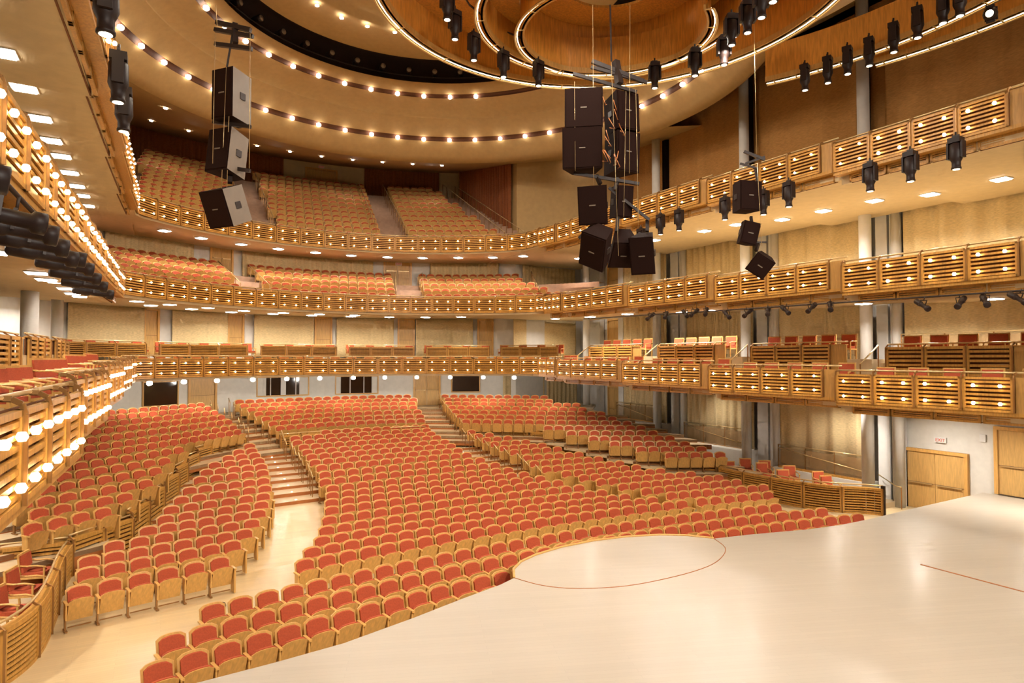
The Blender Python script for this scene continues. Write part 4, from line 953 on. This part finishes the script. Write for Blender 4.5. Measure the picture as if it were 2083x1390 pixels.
ring_plate((10.0, 13.45), 6.05, 8.5, ZC+1.5, -50, 40, 'right_soffit', m='plaster'); ring_plate((9.6, 10.9), 9.8, 12.5, ZC+1.3, -30, 27, 'far_soffit')
mb = MB(); mb.lathe([(.16, 0), (.16, .03)], 'dark', 14); sp = mb.mesh('ceiling_vent')
for k, (px, py) in enumerate([(1029, 17), (1060, 58)]):
    s = (ZC+1.18-EYE)/((730-py)/1330); X = (px-1041.5)/1330; tag(inst('ceiling_vent', sp, None, ((X*CA+SA)*s, (-X*SA+CA)*s, ZC+1.08)), f'round dark vent in the canopy soffit, the {"larger left" if k == 0 else "lower right"} one', 'vent')
mb = MB(); mb.box((11.9, 15.0, ZC+2.3), (3.2, 3.4, .2), 'dark'); mb.tube([(10.6, 15.9, ZC+1.9), (11.6, 14.9, ZC+1.8), (13.0, 15.3, ZC+1.9)], .06, 'steel', 6); tag(mb.build('grid_opening'), 'dark opening with steel beams in the middle of the spiral canopy', 'opening')
for k, (x, y) in enumerate([(12.35, 14.7), (12.6, 14.55), (13.15, 14.35), (13.35, 14.3), (13.55, 14.2)]): tag(inst('work_lamp', LAMP, None, (x, y, ZC+1.75)), f'bright work lamp in the dark canopy opening, {ORD[k]} from the left', 'lamp', 'canopy work lamps')
# ------------------------------------------------------------------ moving head spotlights
H = MB(); H.box((0, 0, -.08), (.34, .3, .16), 'black'); H.box((-.2, 0, -.38), (.06, .2, .5), 'black'); H.box((.2, 0, -.38), (.06, .2, .5), 'black')
HB = MB(); HB.lathe([(.1, -.16), (.17, -.2), (.18, -.6), (.15, -.68), (.12, -.74), (.12, -.88), (.135, -.9), (.135, -.95)], 'black', 12)
HL = MB(); HL.lathe([(.095, -.965), (.095, -.955)], 'lens', 12)
HC = MB(); HC.tube([(0, 0, 0), (0, 0, .18)], .03, 'steel', 6); HC.box((0, 0, .06), (.2, .05, .05), 'steel')
H, HB, HL, HC = H.mesh('yoke'), HB.mesh('lamp_body'), HL.mesh('lens'), HC.mesh('clamp')
def head(x, y, z, rz, label, group, s=1.0, tilt=(0, 0)):
    r = inst('moving_head_spotlight', H, None, (x, y, z), rot=(tilt[0], tilt[1], rz)); r.scale = (s, s, s); tag(r, label, 'spotlight', group)
    b = inst('lamp_body', HB, r); inst('lens', HL, b); inst('clamp', HC, r)
for k, (x, y) in enumerate([(17.9, 13.8), (18.05, 13.1), (18.0, 12.4), (18.05, 11.75), (17.85, 10.9), (17.6, 10.1), (17.4, 9.35), (17.4, 8.95)]): head(x, y, 15.15, .4, f'black moving spotlight hanging along the right canopy band, {ORD[k]} from the left', 'right canopy spotlights', .85)
head(19.6, 9.3, 15.1, .4, 'black moving spotlight tilted sideways beyond the far right band', 'right canopy spotlights', .95, (0, 1.2))
mb = MB(); mb.tube([(6.0, 14.6, 15.95), (6.6, 15.8, 15.95), (7.6, 16.9, 15.95), (9.0, 17.75, 15.95), (10.5, 18.0, 15.95)], .03, 'steel', 6); tag(mb.build('lighting_bar'), 'curved black pipe carrying spotlights inside the outer canopy ring', 'bar')
for k, (px, py, D) in enumerate([(908, 45, 16.3), (924, 85, 17.6), (963, 128, 18.7), (1024, 162, 19.6), (1096, 180, 20.3)]):
    X = (px-1041.5)/1330*D; x, y = X*CA+D*SA, -X*SA+D*CA; z = EYE+(730-py)*D/1330+.95; head(x, y, z, .3, f'black moving spotlight inside the left part of the canopy ring, {ORD[k]} from the left', 'left canopy spotlights', .82)
for k, (px, py, D) in enumerate([(1335, 185, 19.8), (1418, 160, 18.7), (1478, 138, 17.7), (1494, 98, 16.6), (1527, 73, 15.7), (1556, 42, 14.9), (1580, 10, 14)]):
    X = (px-1041.5)/1330*D; x, y = X*CA+D*SA, -X*SA+D*CA; z = EYE+(730-py)*D/1330+.95; head(x, y, z, -.5, f'black moving spotlight inside the right part of the canopy ring, {ORD[k]} from the left', 'inner right canopy spotlights', .82)
for k, (px, py) in enumerate([(1305, 505), (1345, 478), (1383, 470), (1477, 448), (1556, 438), (1608, 422), (1775, 390), (1858, 370), (1952, 345)]):
    # under the right top balcony front, plan line x = 18.0
    X = (px-1041.5)/1330; ux, uy = X*CA+SA, -X*SA+CA; s = 17.85/ux; y = uy*s; z = EYE+(730-py)/1330*s+.85
    head(17.85, y, z, 1.57, f'black moving spotlight under the right top balcony front, {ORD[k]} from the rear', 'right top balcony spotlights', .85)
for k, (y, z) in enumerate([(5.6, 11.55), (8.7, 11.6), (10.1, 11.65), (11.6, 11.7), (14.6, 11.7), (16.6, 11.75)]): head(-.85, y, z, 1.57, f'black moving spotlight hanging under the left top balcony front, {ORD[k]} from the stage', 'left top balcony spotlights', 1.0)
# profile spots along the middle balcony
def profile(x, y, z, rz, tilt, s, label, group):
    mb = MB(); T = Matrix.Rotation(PI/2, 4, 'Y'); mb.lathe([(.08, -.45), (.12, -.42), (.12, -.1), (.09, -.05), (.09, .3), (.13, .33), (.13, .45), (.1, .46)], 'black', 12, T=T)
    r = mb.build('profile_spotlight', None, (x, y, z)); r.rotation_euler = (0, tilt, rz); r.scale = (s, s, s); tag(r, label, 'spotlight', group)
    m = MB(); m.box((0, 0, .22), (.04, .3, .03), 'steel'); m.box((0, .15, .1), (.04, .02, .26), 'steel'); m.box((0, -.15, .1), (.04, .02, .26), 'steel'); m.tube([(0, 0, .23), (0, 0, .4)], .02, 'steel', 6); m.build('yoke', r)
for k, y in enumerate((5.2, 6.1, 7.9, 8.7, 9.6, 10.6, 11.6, 12.8, 14.2, 15.8, 17.6)): profile(-1.45, y, 7.2+(.12 if y > 11 else 0), .1+.1*(k % 3), .12, .88, f'long black spotlight pointing across from the left middle balcony, {ORD[k]} from the stage', 'left middle balcony spotlights')
mb = MB(); mb.tube([(-1.5, 4.5, 7.62), (-1.5, 20, 7.75)], .03, 'steel', 6); tag(mb.build('lighting_bar'), 'straight black pipe under the left middle balcony front', 'bar')
for k, px in enumerate((1322, 1353, 1392, 1411, 1435, 1477, 1520, 1561, 1596, 1650, 1688, 1875, 1954, 2003, 2070)):
    X = (px-1041.5)/1330; ux, uy = X*CA+SA, -X*SA+CA; s = 18.25/ux; y = uy*s; r_ = [RAIL[2][i] for i, (a, b) in enumerate(RB_Y) if b <= y <= a]; r_ = r_[0] if r_ else 9
    profile(18.3, y, r_-1.55, 3.3+.5*((k*7) % 3), .5, .62, f'small black spotlight under the right middle balcony front, {ORD[k]} from the rear', 'right middle balcony spotlights')
mb = MB(); mb.tube([(18.4, 27, 7.78), (18.4, 19, 7.62), (18.45, 4, 7.4)], .025, 'steel', 6); tag(mb.build('lighting_bar'), 'long black pipe under the right middle balcony front', 'bar')
# ------------------------------------------------------------------ hanging loudspeaker clusters
def at(px, py, D):
    X = (px-1041.5)/1330*D; return Vector((X*CA+D*SA, -X*SA+D*CA, EYE+(730-py)*D/1330))
def speaker(px, py, D, w, h, dep, yaw, pitch, roll, label, group, side='spk', logo=True):
    """wedge cabinet: front local -Y, narrower at the back"""
    mb = MB(); a, b = w/2, w*.3; y0, y1 = -dep/2, dep/2; z = h/2
    vs = [(-a, y0, -z), (a, y0, -z), (a, y0, z), (-a, y0, z), (-b, y1, -z), (b, y1, -z), (b, y1, z), (-b, y1, z)]
    mb.add(vs, [(0, 1, 2, 3)], 'spk'); mb.add(vs, [(5, 4, 7, 6)], 'spk')
    mb.add(vs, [(1, 5, 6, 2), (4, 0, 3, 7)], side); mb.add(vs, [(3, 2, 6, 7), (4, 5, 1, 0)], 'spk')
    o = mb.build('loudspeaker', None, at(px, py, D)); o.rotation_euler = (pitch, roll, yaw); tag(o, label, 'loudspeaker', group)
    g = MB(); g.box((0, y0-.012, 0), (w-.06, .02, h-.06), 'spk'); gg = g.build('grille', o)
    if logo: q = MB(); q.box((0, y0-.028, 0), (.14, .01, .025), 'spkside'); q.build('badge', gg)
    for s in (-1, 1):
        t = MB(); t.box((s*(a+b)/2, (y0+y1)/2, 0), (.05, .14, .14), 'steel'); t.build('side_handle', o)
    return o
VA = -math.radians(28)
cc = 'centre loudspeaker cluster'
speaker(1190, 228, 15, .86, .94, .7, VA-.15, -.06, 0, 'large black loudspeaker at the top left of the centre hanging cluster', cc)
speaker(1262, 232, 15.3, .62, .9, .7, VA+.45, -.05, 0, 'large black loudspeaker at the top right of the centre hanging cluster', cc)
speaker(1187, 305, 15, .9, .92, .7, VA-.15, .08, 0, 'large black loudspeaker second down on the left of the centre cluster', cc)
speaker(1262, 312, 15.3, .64, .92, .7, VA+.45, .06, 0, 'large black loudspeaker second down on the right of the centre cluster', cc)
speaker(1211, 417, 14.8, .66, .86, .6, VA-.3, .2, .0, 'tilted black loudspeaker on the left below the middle bar of the centre cluster', cc)
speaker(1262, 410, 15.2, .42, .72, .5, VA+.3, .15, 0, 'slim black loudspeaker on the right below the middle bar of the centre cluster', cc)
speaker(1217, 502, 14.4, .62, .84, .5, VA-.5, .62, .42, 'steeply tilted square black loudspeaker at the lower left of the centre cluster', cc)
speaker(1265, 505, 15.2, .6, .75, .5, VA+.1, .85, 0, 'black loudspeaker facing down at the bottom middle of the centre cluster', cc)
speaker(1312, 515, 14.9, .55, .85, .6, VA-.4, .35, 0, 'black loudspeaker with pale side at the lower right of the centre cluster', cc, side='spkside')
def rig(bars, D, label, wires, group):
    r = empty('rigging_frame'); tag(r, label, 'rigging', group)
    for (x0, y0, x1, y1, w) in bars: mb = MB(); mb.beam(at(x0, y0, D), at(x1, y1, D-.1), w, w, 'steel'); mb.build('bar', r)
    for (x0, y0, x1, y1) in wires: mb = MB(); mb.tube([at(x0, y0, D-.35), at(x1, y1, D-.35)], .006, 'rail', 4); mb.build('wire', r)
    return r
r = rig([(1206, 118, 1312, 160, .09), (1204, 130, 1320, 162, .07), (1167, 144, 1298, 182, .07), (1168, 350, 1302, 372, .07), (1240, 380, 1322, 446, .06), (1178, 484, 1222, 440, .06), (1244, 0, 1246, 118, .03), (1255, 118, 1262, 165, .14), (1215, 355, 1222, 372, .08), (1258, 360, 1254, 385, .08), (1258, 440, 1256, 470, .07), (1318, 448, 1318, 470, .08)], 15.0, 'black steel hoist frame and crossbars holding the centre loudspeaker cluster', [(1170, 160, 1171, 345), (1208, 0, 1209, 430), (1246, 120, 1259, 520), (1285, 0, 1282, 350), (1276, 180, 1270, 440), (1296, 175, 1300, 460)], 'rigging frames')
mb = MB(); rnd = random.Random(3)
for i in range(14):
    p = at(1240+rnd.uniform(-14, 22), 190+rnd.uniform(0, 130), 14.45); q = p + Vector((rnd.uniform(-.15, .15), 0, -rnd.uniform(.1, .3))); m_ = (p+q)/2 + Vector((rnd.uniform(-.1, .1), -.1, -.15)); mb.tube([p, m_, q], .012, 'nosing', 5)
tag(mb.build('cable_bundle'), 'tangle of orange and black cables in the centre loudspeaker cluster', 'cables')
lc = 'left loudspeaker cluster'
speaker(470, 195, 13.5, .56, 1.02, .62, VA-.38, 0, 0, 'tall dark loudspeaker with white side at the top of the left cluster', lc, side='spkside')
speaker(462, 312, 13.5, .6, .9, .6, VA-.38, -.12, 0, 'dark loudspeaker in the middle of the left hanging cluster', lc, side='spkside')
speaker(461, 418, 13.4, .66, .75, .66, VA-.42, .4, 0, 'dark loudspeaker tilted down at the bottom of the left cluster', lc, side='spkside')
rig([(432, 37, 503, 53, .09), (429, 52, 508, 66, .08), (430, 82, 506, 92, .08), (428, 244, 505, 254, .07), (425, 333, 505, 345, .07), (468, 45, 455, 130, .04), (470, 40, 472, 80, .1), (462, 250, 466, 268, .08), (464, 345, 464, 370, .09)], 13.5, 'black steel hoist bars holding the left loudspeaker cluster', [(430, 60, 428, 330), (502, 60, 503, 340), (454, 130, 446, 400), (462, 130, 457, 415), (430, 0, 434, 45)], 'rigging frames')
rc = 'right loudspeaker cluster'
speaker(1518, 400, 17.5, .66, .78, .55, VA+.25, .02, 0, 'black square loudspeaker at the top of the right hanging cluster', rc)
speaker(1522, 474, 17.5, .46, .6, .42, VA+.1, .12, .2, 'small black loudspeaker in the middle of the right cluster', rc)
speaker(1548, 537, 17.4, .55, .55, .42, VA-.1, .45, .6, 'small black loudspeaker turned diamond-wise at the bottom of the right cluster', rc)
rig([(1517, 305, 1560, 322, .07), (1509, 330, 1545, 340, .05), (1520, 330, 1560, 316, .05), (1540, 340, 1545, 372, .05), (1530, 440, 1532, 455, .07), (1530, 492, 1562, 492, .04), (1545, 495, 1540, 510, .07)], 17.5, 'black steel hoist frame holding the right loudspeaker cluster', [(1540, 0, 1543, 310), (1544, 330, 1552, 500)], 'rigging frames')
# ------------------------------------------------------------------ light of the hall
def area(x, y, z, size, e, col, rot=(0, 0, 0), spread=180):
    L = bpy.data.lights.new('hall_or_fill_light', 'AREA'); L.shape = 'DISK'; L.size = size; L.energy = e; L.color = col; L.spread = math.radians(spread)
    o = bpy.data.objects.new('hall_or_fill_light', L); COL.objects.link(o); o.location = (x, y, z); o.rotation_euler = rot
WARM = (1, .89, .74)
for (x, y, e) in ((9.4, 20.5, 620), (9.4, 27, 700), (3.5, 23.5, 950), (14.5, 23.5, 650)): area(x, y, 20.2, 1.2, e, WARM)
for (x, y) in ((7, 16.8), (13.2, 12.4), (7, 11), (11.8, 15.2)): area(x, y, 14.2, .5, 330, (1, .92, .8))
for (x, y) in ((15, 5), (19, 7.5)): area(x, y, 13.5, .5, 130, (1, .97, .93))
# fill lights added above and behind the camera to brighten the seats
for (x, y) in ((3, -5), (9, -6), (15, -5)): area(x, y, 13.0, 1.0, 900, (1, .93, .82), rot=(math.radians(62), 0, 0), spread=120)
for k in range(8):
    a = math.radians(150-17*k); area(8.6+17*math.cos(a), min(45, 26+17*math.sin(a)), 18.6, .3, 60, WARM)
# unseen lamps added under the lowest side boxes to light the walls
for k, y in enumerate((7, 10, 13.8, 17, 21, 25, 29)):
    for s, x in (('right', 23.6), ('left', -5.0)):
        sq(x, y, side_z(1, x, y, s == 'left')-.16, 0, f'unseen added lamp in the soffit under the {s} lowest boxes, {ORD[k]} from the stage', 'added lowest soffit lamps', 170)
for k, (x, y, z) in enumerate([(22.5, 33.5, 11.96), (22.0, 35.5, 8.34), (-4.5, 33.5, 11.96), (-4.5, 33.0, 8.34), (22.5, 32.6, 8.34)]):  # lamps added to brighten the dark rear corners
    sq(x, y, z, .3, f'added square lamp in the {("right", "right", "left", "left", "right")[k]} rear corner soffit under the {("top", "middle", "top", "middle", "middle")[k]} balcony{", nearer the boxes" if k == 4 else ""}', 'added corner soffit lamps', 130)
w = bpy.data.worlds.new('hall_air'); sc.world = w; w.use_nodes = True
w.node_tree.nodes['Background'].inputs['Color'].default_value = (1, .9, .78, 1); w.node_tree.nodes['Background'].inputs['Strength'].default_value = .3
sc.view_settings.view_transform = 'Standard'; sc.view_settings.look = 'None'; sc.view_settings.gamma = 1; sc.view_settings.use_curve_mapping = False
sc.view_settings.exposure = -0.4
try:
    sc.cycles.use_denoising = True; sc.cycles.use_adaptive_sampling = True; sc.cycles.adaptive_threshold = .15; sc.cycles.adaptive_min_samples = 10; sc.cycles.max_bounces = 3; sc.cycles.diffuse_bounces = 2; sc.cycles.glossy_bounces = 2; sc.cycles.transmission_bounces = 2
    sc.cycles.sample_clamp_indirect = 4; sc.cycles.caustics_reflective = False; sc.cycles.caustics_refractive = False
except Exception: pass
for k_ in ('strip', 'lens', 'step_light', 'exit', 'down'): M[k_].cycles.emission_sampling = 'NONE'
